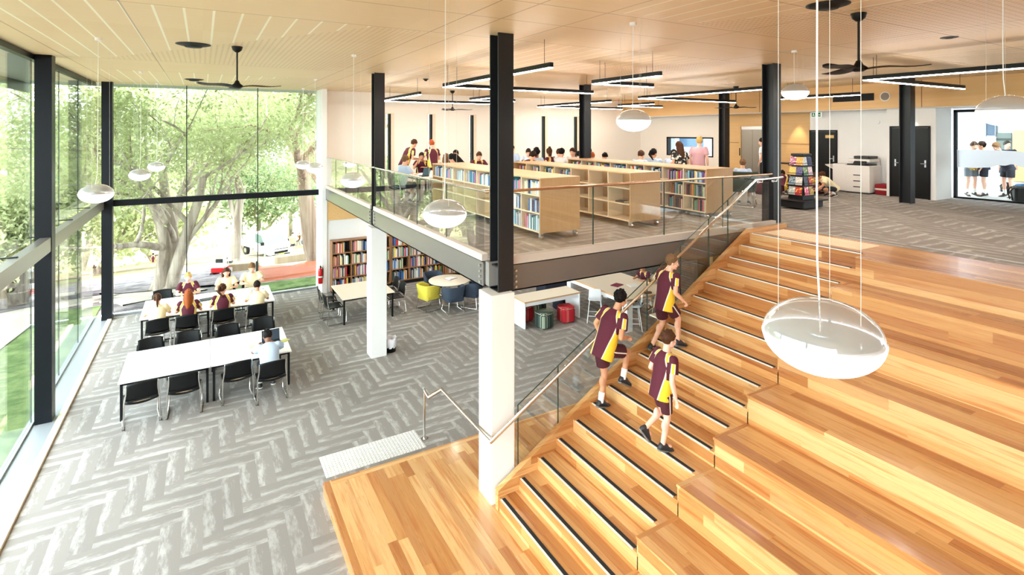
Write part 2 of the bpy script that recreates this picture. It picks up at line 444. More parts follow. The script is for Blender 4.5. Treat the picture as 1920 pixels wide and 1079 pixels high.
# wide window in the right wall
e = thing('window_3', None, None); e['kind'] = 'structure'
b = MB(); y0, y1, z0, z1 = 15.2, 17.8, 4.33, 5.17
for q in ((y0, z0, y1, z0 + .05), (y0, z1 - .06, y1, z1), (y0, z0, y0 + .06, z1), (y1 - .07, z0, y1, z1)): b.box(18.49, q[0], q[1], 18.7, q[2], q[3])
b.build('window_frame', M_frame, e)
b = MB(); b.box(18.6, y0, z0, 18.61, y1, z1); b.build('pane', M_glass, e)

# ---------------------------------------------------------------- left glazing (plane X=-2.72) and far glazing (Y=19.4)
def col_box(b, x0, y0, x1, y1, z0, z1): b.box(x0, y0, z0, x1, y1, z1)
for k, (y, x) in enumerate(((1.0, -2.68), (7.0, -2.68), (13.05, -2.68), (19.2, -2.5))):
    b = MB(); w = 0.25
    b.box(x, y - 0.14, 0, x + w, y - 0.12, CZ); b.box(x, y + 0.12, 0, x + w, y + 0.14, CZ); b.box(x + 0.0, y - 0.12, 0, x + w, y + 0.12, CZ)
    struct('column_window_%s' % ('near', 'second', 'third', 'corner')[k], b, [M_frame])
GX = -2.74; GY = 19.46
joints = [-2.0, 0.2, 2.4, 4.6, 6.9, 9.0, 11.1, 13.0, 15.2, 17.3, 19.4]
e = thing('window_1', None, None); e['kind'] = 'structure'
for z0, z1 in ((0.06, 3.24), (3.42, CZ)):
    for a, c in zip(joints[:-1], joints[1:]):
        b = MB(); b.box(GX - 0.012, a + 0.008, z0, GX, c - 0.008, z1); b.build('pane', M_glass, e)
b = MB()
for a in joints[1:-1]: b.box(GX - 0.014, a - 0.008, 0.06, GX + 0.004, a + 0.008, CZ)
b.build('glazing_joint', M_joint, e)
b = MB(); b.box(GX - 0.05, -6, CZ - 0.1, GX + 0.06, 19.5, CZ); b.build('window_frame', M_frame, e)
b = MB(); b.box(GX - 0.05, -6, -0.02, GX + 0.04, 19.5, 0.06); b.build('window_sill', M_ledge, e)
e = thing('window_2', None, None); e['kind'] = 'structure'
jx = [-2.25, -0.43, 1.57, 3.46]
for z0, z1 in ((0.06, 3.24), (3.42, CZ)):
    for a, c in zip(jx[:-1], jx[1:]):
        b = MB(); b.box(a + 0.012, GY, z0, c - 0.012, GY + 0.012, z1); b.build('pane', M_glass, e)
b = MB()
for a in jx[1:-1]: b.box(a - 0.014, GY - 0.004, 0.05, a + 0.014, GY + 0.016, CZ)
b.build('glazing_joint', M_joint, e)
b = MB(); b.box(-2.3, GY - 0.06, 0.0, 3.46, GY + 0.05, 0.06); b.build('window_sill', M_ledge, e)
# transom beams at mid height
b = MB(); b.box(-2.3, 19.3, 3.24, 3.47, 19.44, 3.42); struct('beam_far', b, [M_frame])
M_tran = mat('bronze transom paint', (96, 90, 84), 0.3, spec=0.8)
b = MB(); b.box(-2.6, -6, 3.2, -2.44, 19.06, 3.46); struct('beam_left', b, [M_tran])
b = MB()
for a in joints[1:-1]: b.box(-2.74, a - 0.03, 3.46, -2.5, a + 0.03, 3.475); b.box(-2.74, a - 0.03, 3.18, -2.62, a + 0.03, 3.2)
struct('trim_beam_left', b, [M_frame])
# sill kerb and metal ledge along the left glass
b = MB(); b.box(-2.36, -6, 0, -2.26, 19.35, 0.05); struct('trim_sill_left', b, [M_sill])
b = MB(); b.box(-2.74, -6, -0.3, -2.36, 19.5, 0.02); struct('trim_ledge_left', b, [M_ledge])
# eave outside the left glass
b = MB(); b.box(-4.6, -6, CZ + 0.02, -2.9, 21.4, CZ + 0.4); b.box(-2.95, 19.75, CZ + 0.02, 19, 21.4, CZ + 0.4); struct('roof_eave', b, [mat('eave grey', (150, 152, 150), 0.6)])
b = MB(); b.box(-4.6, -6, CZ - 0.25, -4.5, 21.4, CZ + 0.4); struct('roof_fascia', b, [M_steel])

# ---------------------------------------------------------------- columns and pillars
def h_column(name, x, y, z0, z1, label, plates=()):
    """steel H section, flanges facing +-Y"""
    t = thing(name, label, 'column', (x, y, z0)); h = z1 - z0
    b = MB(); w, d, tf = 0.25, 0.27, 0.022
    b.box(-w / 2, -d / 2, 0, w / 2, -d / 2 + tf, h); b.box(-w / 2, d / 2 - tf, 0, w / 2, d / 2, h); b.box(-0.01, -d / 2 + tf, 0, 0.01, d / 2 - tf, h)
    b.build('shaft', M_steel, t)
    for z in plates:
        b = MB()
        for sx in (-1, 1): b.box(min(sx * 0.01, sx * w / 2), -d / 2 + tf, z - 0.012, max(sx * 0.01, sx * w / 2), d / 2 - tf, z + 0.012)
        b.build('stiffener', M_steel, t)
    t['kind'] = 'structure'
    return t
h_column('column_corner', 3.79, 6.87, 3.1, CZ, 'dark steel column on the white pillar at the mezzanine corner', (0.38, 0.02))
h_column('column_edge', 3.72, 13.0, 3.1, CZ, 'dark steel column along the left mezzanine edge', (0.38, 0.02))
for x, y, l in ((10.4, 7.06, 'dark steel column at the head of the stair'), (10.15, 13.1, 'dark steel column behind the last bookcase row'),
                (16.4, 13.0, 'dark steel column beside the wide window'), (16.3, 7.12, 'dark steel column in front of the double black door')):
    h_column('column_upper', x, y, FZ, CZ, l)
for nm, x, y, z0 in (('pillar_stair', 3.69, 6.84, PZ), ('pillar_edge', 3.67, 12.94, 0.0)):
    b = MB(); b.rbox(x - 0.19, y - 0.2, z0, x + 0.19, y + 0.2, 3.12, 0.012, 2); struct(nm, b, [M_white])

# ---------------------------------------------------------------- mezzanine edge beams, kerbs
def channel(name, p0, p1, axis):
    t = thing(name, None, None); t['kind'] = 'structure'
    b = MB()
    if axis == 'y':
        x = 3.58
        b.box(x, p0, 3.13, x + 0.02, p1, 3.52); b.box(x, p0, 3.13, x + 0.14, p1, 3.15); b.box(x, p0, 3.5, x + 0.14, p1, 3.52)
    else:
        y = 6.88
        b.box(p0, y, 3.06, p1, y + 0.02, 3.46); b.box(p0, y, 3.06, p1, y + 0.14, 3.08); b.box(p0, y, 3.44, p1, y + 0.14, 3.46)
    b.build('channel', M_beam, t)
    return t
e1 = channel('beam_edge_front', 7.05, 12.86, 'y'); e2 = channel('beam_edge_back', 13.14, 18.72, 'y'); e3 = channel('beam_stair', 3.95, 9.9, 'x')
def bolts(e, pts, d):
    for p in pts:
        b = MB(); b.cyl(p, (p[0] + d[0] * 0.03, p[1] + d[1] * 0.03, p[2]), 0.02, n=6); b.build('bolt', M_alu, e)
bolts(e1, [(3.58, 7.12, z) for z in (3.2, 3.28, 3.36, 3.44)], (-1, 0)); bolts(e1, [(3.58, 12.8, z) for z in (3.2, 3.28, 3.36, 3.44)], (-1, 0))
bolts(e2, [(3.58, 13.2, z) for z in (3.2, 3.28, 3.36, 3.44)], (-1, 0)); bolts(e3, [(4.03, 6.88, z) for z in (3.12, 3.2, 3.28, 3.36)], (0, -1))
b = MB(); b.box(3.56, 7.05, 3.52, 3.66, 12.86, 3.62); b.box(3.56, 13.14, 3.52, 3.66, 18.72, 3.62); struct('trim_kerb_left', b, [M_kerb])
b = MB(); b.box(3.95, 6.86, 3.46, 10.26, 6.96, 3.585); struct('trim_kerb_right', b, [M_kerb])

# ---------------------------------------------------------------- timber platform
pl = thing('timber_platform', 'low honey-coloured timber platform at the foot of the stair', 'platform', (1.557, 0, 0)); ox = 1.557
b = MB(); b.box(0.11, -6, 0, 5.6, 8.22, PZ); o = b.build('deck', M_wood, pl)
b = MB(); b.box(0, -6, 0, 0.11, 8.33, PZ + 0.002); b.build('edge_board', M_wood, pl)
b = MB(); b.box(0.11, 8.22, 0, 5.6, 8.33, PZ + 0.002); b.build('edge_board', M_woodx, pl)

# ---------------------------------------------------------------- staircase
st = thing('staircase', 'open timber staircase with black nosing strips climbing to the upper floor', 'stairs', (X1, 0, PZ))
YS0, YS1 = 4.45, 6.5
M_nose = mat('black nosing insert', (22, 24, 26), 0.8)
M_nosea = mat('pale nosing edge', (236, 234, 226), 0.35, 0.3)
for n in range(1, 19):
    x, z = (n - 1) * TR, n * RI
    b = MB(); b.box(x, YS0, z - RI, x + 0.025, YS1, z - 0.03); b.build('riser', M_wood, st)
    xe = x + TR + 0.02 if n < 18 else x + 0.33
    b = MB(); b.box(x - 0.004, YS0, z - 0.03, xe, YS1, z); b.build('tread', M_wood, st)
    y0 = 4.53 if n % 2 else 4.53
    b = MB(); b.box(x + 0.012, y0, z - 0.001, x + 0.062, 6.45, z + 0.004, 0); b.box(x - 0.006, y0, z - 0.008, x + 0.012, 6.45, z + 0.005, 1)
    b.build('nosing_strip', [M_nose, M_nosea], st)
# far stringer
prof = [(-0.02, 0.0), (-0.02, 0.26)]
prof += [(17 * TR + 0.0, 18 * RI + 0.06), (17 * TR + 1.15, 18 * RI + 0.06), (17 * TR + 1.15, 18 * RI - 0.35), (17 * TR, 18 * RI - 0.35), (0.55, 0.0)]
b = MB(); b.prism(prof, 'y', 6.5, 6.57); b.build('stringer', M_woodx, st)
b = MB(); b.prism([(-0.02, 0.26), (17 * TR, 18 * RI + 0.06), (17 * TR, 18 * RI + 0.075), (-0.02, 0.275)], 'y', 6.492, 6.578)
b.box(17 * TR, 6.492, 18 * RI + 0.06, 17 * TR + 1.16, 6.578, 18 * RI + 0.075); b.build('stringer_cap', M_woodx, st)

# ---------------------------------------------------------------- tiered seating
ts = thing('tiered_seating', 'broad stepped timber seating tiers beside the staircase', 'tiered seating', (X1, 0, PZ))
for n in range(2, 19, 2):
    x = (n - 2) * TR; z = n * RI
    x1 = x + 2 * TR + 0.02 if n < 18 else (17 * TR + 1.4)
    b = MB()
    b.box(x, -6, z - 2 * RI - (0 if n > 2 else 0), x + 0.03, 4.45, z - 0.03); b.build('tier_front', M_wood, ts)
    b = MB(); b.box(x - 0.006, -6, z - 0.03, x1, 4.42 if n < 18 else 4.45, z); b.build('tier_seat', M_wood, ts)
    if n < 18:
        b = MB(); b.box(x - 0.006, 4.42, z - 0.03, x1, 4.475, z + 0.001); b.box(x, 4.45, z - 2 * RI, x1 - 0.02, 4.465, z - 0.03); b.build('tier_end', M_woodx, ts)
b = MB(); b.box(17 * TR + 0.32, 4.45, 18 * RI - 0.03, 17 * TR + 1.12, 6.5, 18 * RI); b.build('landing', M_wood, ts)
b = MB(); b.box(17 * TR + 1.12, 4.45, 18 * RI - 0.03, 17 * TR + 1.15, 6.5, 18 * RI + 0.004); b.box(17 * TR + 1.38, -6, 18 * RI - 0.03, 17 * TR + 1.41, 4.45, 18 * RI + 0.004)
b.build('landing_edge', M_alu, ts)
b = MB(); b.box(10.06, 4.45, 3.1, 10.4, 6.5, FZ - 0.002); struct('floor_strip', b, [M_carpet])

# ---------------------------------------------------------------- tactile pads
M_tac = mat('tactile pad grey', (214, 212, 208), 0.4)
M_tacw = mat('tactile pad cream', (238, 216, 184), 0.4)
def tactile(name, x0, y0, x1, y1, z, m, label):
    t = thing(name, label, 'tactile paving', (x0, y0, z)); nx, ny = round((x1 - x0) / 0.055), round((y1 - y0) / 0.055)
    b = MB(); b.box(0, 0, 0, x1 - x0, y1 - y0, 0.004); b.build('pad', m, t)
    b = MB()
    for i in range(nx):
        for j in range(ny):
            cx, cy = (i + 0.5) * (x1 - x0) / nx, (j + 0.5) * (y1 - y0) / ny
            b.cyl((cx, cy, 0.004), (cx, cy, 0.011), 0.0185, 0.013, 8)
    o = b.build('dot', m, t); o['kind'] = 'stuff'
    return t
tactile('tactile_paving', 1.675, 8.71, 3.33, 9.32, 0.0, M_tac, 'grey studded tactile pad on the carpet before the timber platform')
tactile('tactile_paving', 9.17, 4.68, 9.8, 6.4, FZ, M_tacw, 'cream studded tactile pad on the timber landing atop the stair')

# ---------------------------------------------------------------- balustrades
def glass_run(e, pts, th=0.012):
    """pts: list of quads (4 corners, world); each quad becomes one pane with thickness"""
    for q in pts:
        a, c, d, f = [Vector(p) for p in q]
        nrm = (c - a).cross(f - a).normalized() * th
        b = MB(); vs = [a, c, d, f, a + nrm, c + nrm, d + nrm, f + nrm]
        b.add(vs, [(0, 3, 2, 1), (4, 5, 6, 7), (0, 1, 5, 4), (1, 2, 6, 5), (2, 3, 7, 6), (3, 0, 4, 7)])
        b.build('glass_panel', M_rail, e)
M_edge = mat('glass edge green', (44, 66, 58), 0.2)
GT = 4.535
bl = thing('balustrade', 'frameless glass balustrade with steel rail along the left mezzanine edge', 'balustrade')
for y0, y1 in ((7.06, 12.84), (13.16, 18.7)):
    n = 4; d = (y1 - y0) / n
    glass_run(bl, [((3.61, y0 + k * d + .006, 3.6), (3.61, y0 + (k + 1) * d - .006, 3.6), (3.61, y0 + (k + 1) * d - .006, GT), (3.61, y0 + k * d + .006, GT)) for k in range(n)])
    b = MB()
    for k in range(1, n): b.box(3.606, y0 + k * d - .006, 3.6, 3.622, y0 + k * d + .006, GT)
    b.build('glass_joint', M_edge, bl)
    b = MB(); b.tube([(3.615, y0 - 0.03, GT + .01), (3.615, y1 + 0.03, GT + .01)], 0.021, 10); b.build('handrail', M_chrome, bl)
    b = MB(); b.cyl((3.6, y0 - 0.03, GT + .01), (3.66, y0 - 0.05, GT + .01), 0.03); b.build('rail_bracket', M_chrome, bl)
b2 = thing('balustrade', 'frameless glass balustrade with bronze-toned rail above the dark stair-side beam', 'balustrade')
xs = [3.97, 5.52, 7.12, 8.68, 10.1]
glass_run(b2, [((a + .006, 6.92, 3.57), (c - .006, 6.92, 3.57), (c - .006, 6.92, GT), (a + .006, 6.92, GT)) for a, c in zip(xs[:-1], xs[1:])])
b = MB()
for a in xs[1:-1]: b.box(a - .006, 6.905, 3.57, a + .006, 6.925, GT)
b.build('glass_joint', M_edge, b2)
M_bronze = mat('warm polished steel', (214, 176, 148), 0.18, 1.0)
b = MB(); b.tube([(3.93, 6.915, GT + .01), (10.2, 6.915, GT + .01)], 0.021, 10); b.build('handrail', M_bronze, b2)
# stair-side glass following the stringer, with its own handrail
b3 = thing('balustrade', 'sloping glass balustrade with polished handrail following the stair', 'balustrade')
sl = RI / TR
zb = lambda x: PZ + (x - X1) * sl + 0.22 if x < 8.92 else FZ + 0.04
zt = lambda x: min(1.512 + (x - 3.904) * sl, 4.6)
xs = [3.904, 4.6, 5.44, 6.4, 7.2, 7.68, 8.42, 9.14, 10.06]
xs = [3.904, 4.6, 5.44, 6.4, 7.18, 7.9, 8.42, 9.14]
glass_run(b3, [((a + .005, 6.6, max(zb(a) - 0.4, PZ)), (c - .005, 6.6, zb(c) - 0.4), (c - .005, 6.6, zt(c)), (a + .005, 6.6, zt(a))) for a, c in zip(xs[:-1], xs[1:])])
b = MB()
for a in xs[:-1]: b.box(a - .006, 6.585, max(zb(a) - 0.4, PZ), a + .006, 6.603, zt(a))
b.prism([(xs[0], zt(xs[0])), (9.14, zt(9.14)), (9.14, zt(9.14) + .006), (xs[0], zt(xs[0]) + .006)], 'y', 6.586, 6.602)
b.build('glass_joint', M_edge, b3)
hr = [(3.37, 8.98, 0.88), (3.29, 8.5, 0.96), (3.55, 8.57, 1.0), (3.41, 6.49, 1.18), (9.09, 6.49, 4.505), (9.92, 6.49, 4.525)]
b = MB(); b.tube(hr, 0.021, 10); b.build('handrail', M_chrome, b3)
b = MB(); b.cyl((3.39, 8.97, 0.0), (3.39, 8.97, 0.88), 0.022); b.cyl((3.39, 8.97, 0.0), (3.39, 8.97, 0.012), 0.055); b.build('post', M_chrome, b3)
for x in (4.3, 4.75, 5.9, 7.0, 7.75, 8.1, 8.85, 9.3, 9.75):
    z = 1.18 + (x - 3.41) * 0.5854 if x < 9.09 else 4.52
    b = MB(); b.tube([(x, 6.49, z - 0.018), (x, 6.5, z - 0.07), (x, 6.6, z - 0.075)], 0.008, 6); b.cyl((x, 6.575, z - 0.075), (x, 6.6, z - 0.075), 0.024); b.build('rail_bracket', M_chrome, b3)
# ---------------------------------------------------------------- ceiling fittings
M_shade = glass('clear acrylic', (232, 234, 236), 0.1, 1.5)
def haze(m, a):
    t = NT(m); out = t.n['Material Output']; src = out.inputs[0].links[0].from_socket; d = t.new('ShaderNodeBsdfDiffuse'); d.inputs[0].default_value = rgb(214, 212, 208)
    mx = t.new('ShaderNodeMixShader'); mx.inputs[0].default_value = a; t.l.new(src, mx.inputs[1]); t.l.new(d.outputs[0], mx.inputs[2]); t.l.new(mx.outputs[0], out.inputs[0])
haze(M_shade, .32)
M_diff = mat('glowing diffuser', (250, 247, 242), 0.35, emit=2.4, ecol=(255, 250, 242))
M_ring = trans_mix('frosted acrylic ring', (226, 226, 230), 0.55, 0.2)
M_wire = mat('pale wire', (222, 216, 206), 0.4)
M_cord = mat('white cord', (246, 246, 244), 0.5)
M_tray = mat('lamp tray', (206, 204, 202), 0.4)
LAMP = None
def make_lamp(drop):
    t = thing('pendant_lamp', 'x', 'lamp', (0, 0, 0))
    a, h = 0.22, 0.14
    up = [(a * math.cos(u), h * math.sin(u) * 1.05) for u in [k * math.pi / 24 for k in range(13)]]
    b = MB(); b.lathe(up, n=40); b.build('clear_dome', M_shade, t)
    dn = [(a * math.cos(u), -h * math.sin(u)) for u in [k * math.pi / 24 for k in range(13)]]
    g = MB(); g.lathe([(0.0, -0.004), (a * 0.965, -0.004), (a * .965, -0.001), (0.0, -0.001)], n=40); g.build('gear_tray', M_tray, t)
    b = MB(); b.lathe([(r * 0.995, z) for r, z in dn], n=40); b.build('diffuser_bowl', M_diff, t)
    b = MB(); b.lathe([(a, -0.012), (a + .002, 0), (a, 0.012), (a - .012, 0.012), (a - .012, -0.012), (a, -0.012)], n=40); b.build('rim_ring', M_ring, t)
    g = MB(); g.lathe([(0.02, 0.001), (0.055, 0.001), (0.055, 0.022), (0.03, 0.03), (0.0, 0.03)], n=16); gear = g.build('lamp_gear', M_alu, t)
    for k in range(3):
        an = R(20 + 120 * k); x, y = 0.165 * math.cos(an), 0.165 * math.sin(an)
        g = MB(); g.cyl((x, y, 0.0), (x, y, 0.035), 0.006, n=6); g.build('stud', M_alu, gear)
    return t
def lamp(x, y, z, label, wires=True):
    global LAMP
    if LAMP is None: LAMP = make_lamp(0); t = LAMP; t.location = (x, y, z); t['label'] = label; t['group'] = 'oval glass pendant lamps'
    else: t = dup(LAMP, (x, y, z), 0, label, 'oval glass pendant lamps')
    top = CZ - z
    return t, top
LSPEC = [
    (2.17, 1.25, 4.605, 'big oval clear-and-frosted pendant lamp hanging lowest above the seating tiers'),
    (6.42, 2.0, 5.62, 'oval pendant lamp cut by the frame edge near the right-hand window'),
    (2.12, 5.03, 4.6, 'oval pendant lamp hanging just before the balustrade beside the corner column'),
    (4.83, 5.22, 5.57, 'oval pendant lamp seen against the pale upstairs wall above the bookcases'),
    (8.96, 5.63, 6.12, 'highest oval pendant lamp, near the column at the stair head'),
    (2.40, 10.02, 4.53, 'oval pendant lamp beside the left mezzanine edge column'),
    (-1.39, 10.13, 4.49, 'oval pendant lamp before the left glazing transom'),
    (-1.29, 15.4, 4.40, 'lower of two oval pendant lamps before the tree left of far window joint'),
    (-1.17, 18.7, 4.40, 'smaller upper oval pendant lamp, left side of the far window'),
    (2.85, 18.7, 4.33, 'farthest oval pendant lamp on the right half of far window'),
    (2.62, 15.2, 4.44, 'oval pendant lamp touching the white wall edge of far window')]
lamps = []
for x, y, z, l in LSPEC: lamps.append((lamp(x, y, z, l), x, y, z))
for (t, top), x, y, z in lamps:       # hung from the ceiling: canopy, cord, three wires
    b = MB(); b.cyl((0.02, 0.03, top - 0.04), (0.02, 0.03, top), 0.045, n=16); b.build('canopy', M_white, t)
    wz = 0.018
    b = MB(); b.tube([(0.02, 0.03, top - .03), (0.015, 0.03, 0.6), (0.01, 0.025, 0.3), (-0.01, 0.005, 0.15), (-0.045, -0.02, 0.03)], 0.004, 6); b.build('cord', M_cord, t)
    for k in range(3):
        an = R(20 + 120 * k); wx, wy = 0.165 * math.cos(an), 0.165 * math.sin(an)
        b = MB(); b.cyl((wx, wy, 0.03), (wx, wy, top), 0.0012, n=5, caps=False); b.build('wire', M_wire, t)

# ceiling fans
def make_fan():
    t = thing('ceiling_fan', 'x', 'fan', (0, 0, CZ), 0, 'black three-blade ceiling fans')
    b = MB(); b.lathe([(0.0, -0.1), (0.03, -0.095), (0.07, -0.06), (0.085, -0.01), (0.085, 0.0), (0.0, 0.0)], n=20); b.build('canopy', M_black, t)
    b = MB(); b.cyl((0, 0, -0.58), (0, 0, -0.09), 0.013); b.build('rod', M_black, t)
    b = MB(); b.lathe([(0.0, -0.7), (0.05, -0.7), (0.09, -0.675), (0.095, -0.655), (0.05, -0.62), (0.026, -0.57), (0.0, -0.56)], n=20); b.build('motor', M_black, t)
    for k in range(3):
        a = R(120 * k); b = MB(); secs = []
        for i in range(9):
            u = i / 8; r = 0.07 + 0.62 * u; w = 0.055 + 0.03 * math.sin(u * 2.6); sw = 0.1 * u * u
            tw = R(16 - 10 * u); z = -0.672 + 0.02 * u + 0.012 * math.sin(u * 6)
            d = Vector((math.cos(a), math.sin(a), 0)); s = Vector((-math.sin(a), math.cos(a), 0))
            if u == 1: w *= 0.6
            c = d * r + s * sw + Vector((0, 0, z))
            secs.append((c, s * w * math.cos(tw) + Vector((0, 0, w * math.sin(tw))), Vector((0, 0, 0.006))))
        b.loft(secs, 10); b.build('blade', M_black, t)
    return t
f0 = make_fan(); f0.location = (0.5, 10.07, CZ); f0.rotation_euler.z = R(-33); f0['label'] = 'black three-blade ceiling fan over the ground-floor study tables'
dup(f0, (6.82, 3.49, CZ), R(52), 'black three-blade ceiling fan nearest the camera, above the seating tiers')
dup(f0, (7.58, 17.3, CZ), R(-30), 'black three-blade ceiling fan before the slit windows upstairs')
dup(f0, (14.59, 11.12, CZ), R(-28), 'black three-blade ceiling fan near the timber lift wall')

# black ceiling discs
def disc(name, x, y, r, label, cat, h=0.05):
    t = thing(name, label, cat, (x, y, CZ))
    b = MB(); b.lathe([(r, 0.0), (r, -0.008), (r * 0.82, -h * 0.45), (r * 0.62, -h * 0.4), (r * 0.5, -h), (0.0, -h)], n=28); b.build('diffuser', M_blackm, t)
    b = MB(); b.lathe([(r + 0.012, 0), (r + 0.012, -0.008), (r - 0.01, -0.01), (r - 0.01, 0)], n=28); b.build('ring', M_black, t)
disc('air_diffuser', -0.13, 10.15, 0.24, 'round black air diffuser left of the first ceiling fan', 'air vent')
disc('air_diffuser', 6.05, 3.42, 0.21, 'round black air diffuser above the big pendant lamp cords', 'air vent')
disc('air_diffuser', -0.2, 17.0, 0.22, 'small-looking round black air diffuser near the far window', 'air vent')
disc('ceiling_speaker', 9.75, 3.7, 0.1, 'flat black round ceiling speaker over the upper landing', 'speaker', 0.02)
disc('dome_sensor', 5.23, 13.73, 0.07, 'small black dome sensor on the timber ceiling upstairs', 'sensor', 0.06)
disc('dome_sensor', 13.6, 3.6, 0.07, 'small black dome sensor above the long linear lights by the window', 'sensor', 0.06)

# L-shaped linear lights
M_led = mat('linear light lens', (252, 250, 248), 0.4, emit=29.0, ecol=(255, 244, 232))
def linear(x, y, ly, lx, label):
    t = thing('linear_light', label, 'light', (x, y, 6.4), 0, 'L-shaped linear ceiling lights'); w, h = 0.06, 0.075
    for nm, bx in (('housing', (-w / 2, -ly, w / 2, w / 2)), ('housing', (w / 2, -w / 2, lx, w / 2))):
        if abs(bx[2] - bx[0]) < 0.02 or abs(bx[3] - bx[1]) < 0.05: continue
        b = MB(); b.box(bx[0], bx[1], 0.0, bx[2], bx[3], h); b.build(nm, M_black, t)
        b = MB(); b.box(bx[0] + .004, bx[1] + .004, -0.014, bx[2] - .004, bx[3] - .004, 0.0); b.build('lens', M_led, t)
    pts = [(0, -0.2), (0, -ly + 0.2)] + ([(0.3, 0), (lx - 0.2, 0)] if lx > .2 else [])
    for px, py in pts:
        b = MB(); b.cyl((px, py, h), (px, py, CZ - 6.4), 0.004, n=6); b.build('hanger', M_black, t)
linear(4.56, 10.85, 4.15, 4.1, 'long black L-shaped linear light crossing behind the corner column')
linear(4.95, 17.0, 3.6, 4.25, 'black L-shaped linear light at the far left above the slit windows')
linear(7.23, 15.1, 1.9, 1.6, 'short black L-shaped linear light partly behind the corner column')
linear(11.6, 18.0, 4.4, 4.4, 'black L-shaped linear light nearest the far corner upstairs')
linear(6.88, 8.6, 1.85, 1.65, 'short black L-shaped linear light over the front bookcases')
linear(11.2, 11.85, 4.25, 4.3, 'long black L-shaped linear light running to the stair-head column')
linear(13.87, 15.8, 1.85, 2.3, 'small distant black L-shaped linear light near the wide window')
linear(10.81, 5.42, 4.2, 4.2, 'large black L-shaped linear light above the upper landing window')
linear(15.1, 9.93, 2.25, 0.0, 'short straight black linear light beside the stair-head column')

# ---------------------------------------------------------------- bulkhead fittings and doors upstairs
t = thing('air_grille', 'long black slotted air grille set in the timber bulkhead', 'air vent', (17.3, 9.02, 6.46))
b = MB(); b.box(-0.012, -0.6, -0.11, 0.0, 0.6, 0.11); b.build('frame', M_blackm, t)
b = MB()
for k in range(5): b.box(-0.02, -0.58, -0.09 + k * 0.04, -0.01, 0.58, -0.07 + k * 0.04)
b.build('slat', M_black, t)
t = thing('wall_speaker', 'round grey speaker with white rim on the timber bulkhead', 'speaker', (17.3, 8.12, 6.45), 0)
b = MB(); b.cyl((-0.012, 0, 0), (0, 0, 0), 0.14, n=28); b.build('rim', M_white, t)
b = MB(); b.cyl((-0.018, 0, 0), (-0.01, 0, 0), 0.112, n=28); b.build('grille', mat('speaker cloth', (150, 140, 128), 0.8), t)

M_door = mat('black door', (9, 11, 11), 0.4, spec=.3)
def door(name, x, y0, y1, z1, leaves, label, plate):
    t = thing(name, label, None, (x, y0, FZ)); t['kind'] = 'structure'; w = (y1 - y0); h = z1 - FZ
    b = MB(); b.box(-0.03, -0.05, 0, 0.02, 0.0, h + .05); b.box(-0.03, w, 0, 0.02, w + .05, h + .05); b.box(-0.03, 0, h, 0.02, w, h + .05); b.build('door_frame', M_black, t)
    for k in range(leaves):
        b = MB(); b.box(-0.02, k * w / leaves + .004, 0.01, 0.02, (k + 1) * w / leaves - .004, h - .005); lf = b.build('door_leaf', M_door, t)
        hy = (k * w / leaves + 0.07) if k == 0 else (w / leaves * 2 - 0.1)
        b = MB(); b.box(-0.024, hy - .02, 0.9, -0.02, hy + .02, 1.1); b.tube([(-0.022, hy, 1.0), (-0.06, hy, 1.0), (-0.06, hy + (.1 if k == 0 else -.1), 1.0)], 0.009, 6); b.build('door_handle', M_alu, lf)
    b = MB()
    b.box(-0.023, plate[0] - y0, plate[2] - FZ, -0.02, plate[1] - y0, plate[3] - FZ); b.build('sign_plate', plate[4], t)
    return t
door('door_1', 18.2, 10.02, 10.86, 5.42, 1, 'black fire door beside the copier', (10.08, 10.36, 5.2, 5.3, mat('yellow plate', (226, 186, 110), 0.5)))
door('door_2', 17.55, 7.14, 8.06, 5.53, 2, 'double black cupboard door behind the column', (7.52, 7.6, 5.05, 5.3, M_white))
# exit sign
t = thing('exit_sign', 'green and white exit sign hung from the soffit by the fire door', 'sign', (17.9, 10.5, 5.98))
b = MB(); b.box(-0.02, -0.17, -0.08, 0.02, 0.17, 0.09); b.build('sign_box', mat('exit white', (235, 240, 236), 0.4, emit=0.12), t)
M_eg = mat('exit green', (8, 110, 62), 0.4, emit=0.1)
b = MB(); b.box(-0.024, 0.03, -0.06, -0.02, 0.15, 0.07); b.box(-0.024, -0.15, -0.06, -0.02, -0.07, 0.07); b.build('symbol_field', M_eg, t)
M_ew = mat('exit symbol white', (240, 246, 240), 0.4, emit=0.15)
b = MB(); b.cyl((-0.027, 0.085, 0.048), (-0.024, 0.085, 0.048), 0.012, n=10)
for p in (((0.09, .03), (0.085, -.005)), ((0.085, -.005), (0.06, -.02)), ((0.06, -.02), (0.055, -.045)), ((0.088, -.005), (0.105, -.03)), ((0.105, -.03), (0.125, -.03)), ((0.09, .025), (0.065, .01)), ((0.09, .025), (0.112, .01))):
    b.cyl((-0.026, p[0][0], p[0][1]), (-0.026, p[1][0], p[1][1]), 0.006, n=6)
b.build('running_figure', M_ew, t)
b = MB(); b.prism([(-0.14, 0.0), (-0.115, 0.02), (-0.115, -0.02)], 'x', -0.027, -0.024); b.box(-0.027, -0.115, -0.007, -0.024, -0.085, 0.007); b.build('arrow', M_ew, t)
b = MB(); b.cyl((0, 0, 0.09), (0, 0, 0.1), 0.02); b.build('mount', M_white, t)
t = thing('smoke_sensor', 'small white alarm sensor on the wall above the copier', 'sensor', (18.2, 8.75, 5.72))
b = MB(); b.cyl((-0.05, 0, 0), (0, 0, 0), 0.07, n=18); b.build('housing', M_white, t)
b = MB(); b.tube([(-0.01, -0.05, 0.0), (-0.006, -0.2, 0.02), (-0.006, -0.35, 0.0)], 0.006, 6); b.build('cable', M_white, t)
t = thing('wall_switch', 'small white alarm box under the exit sign', 'switch', (18.44, 10.98, 5.82))
b = MB(); b.box(-0.03, -0.05, -0.05, 0, 0.05, 0.05); b.build('plate', M_white, t)
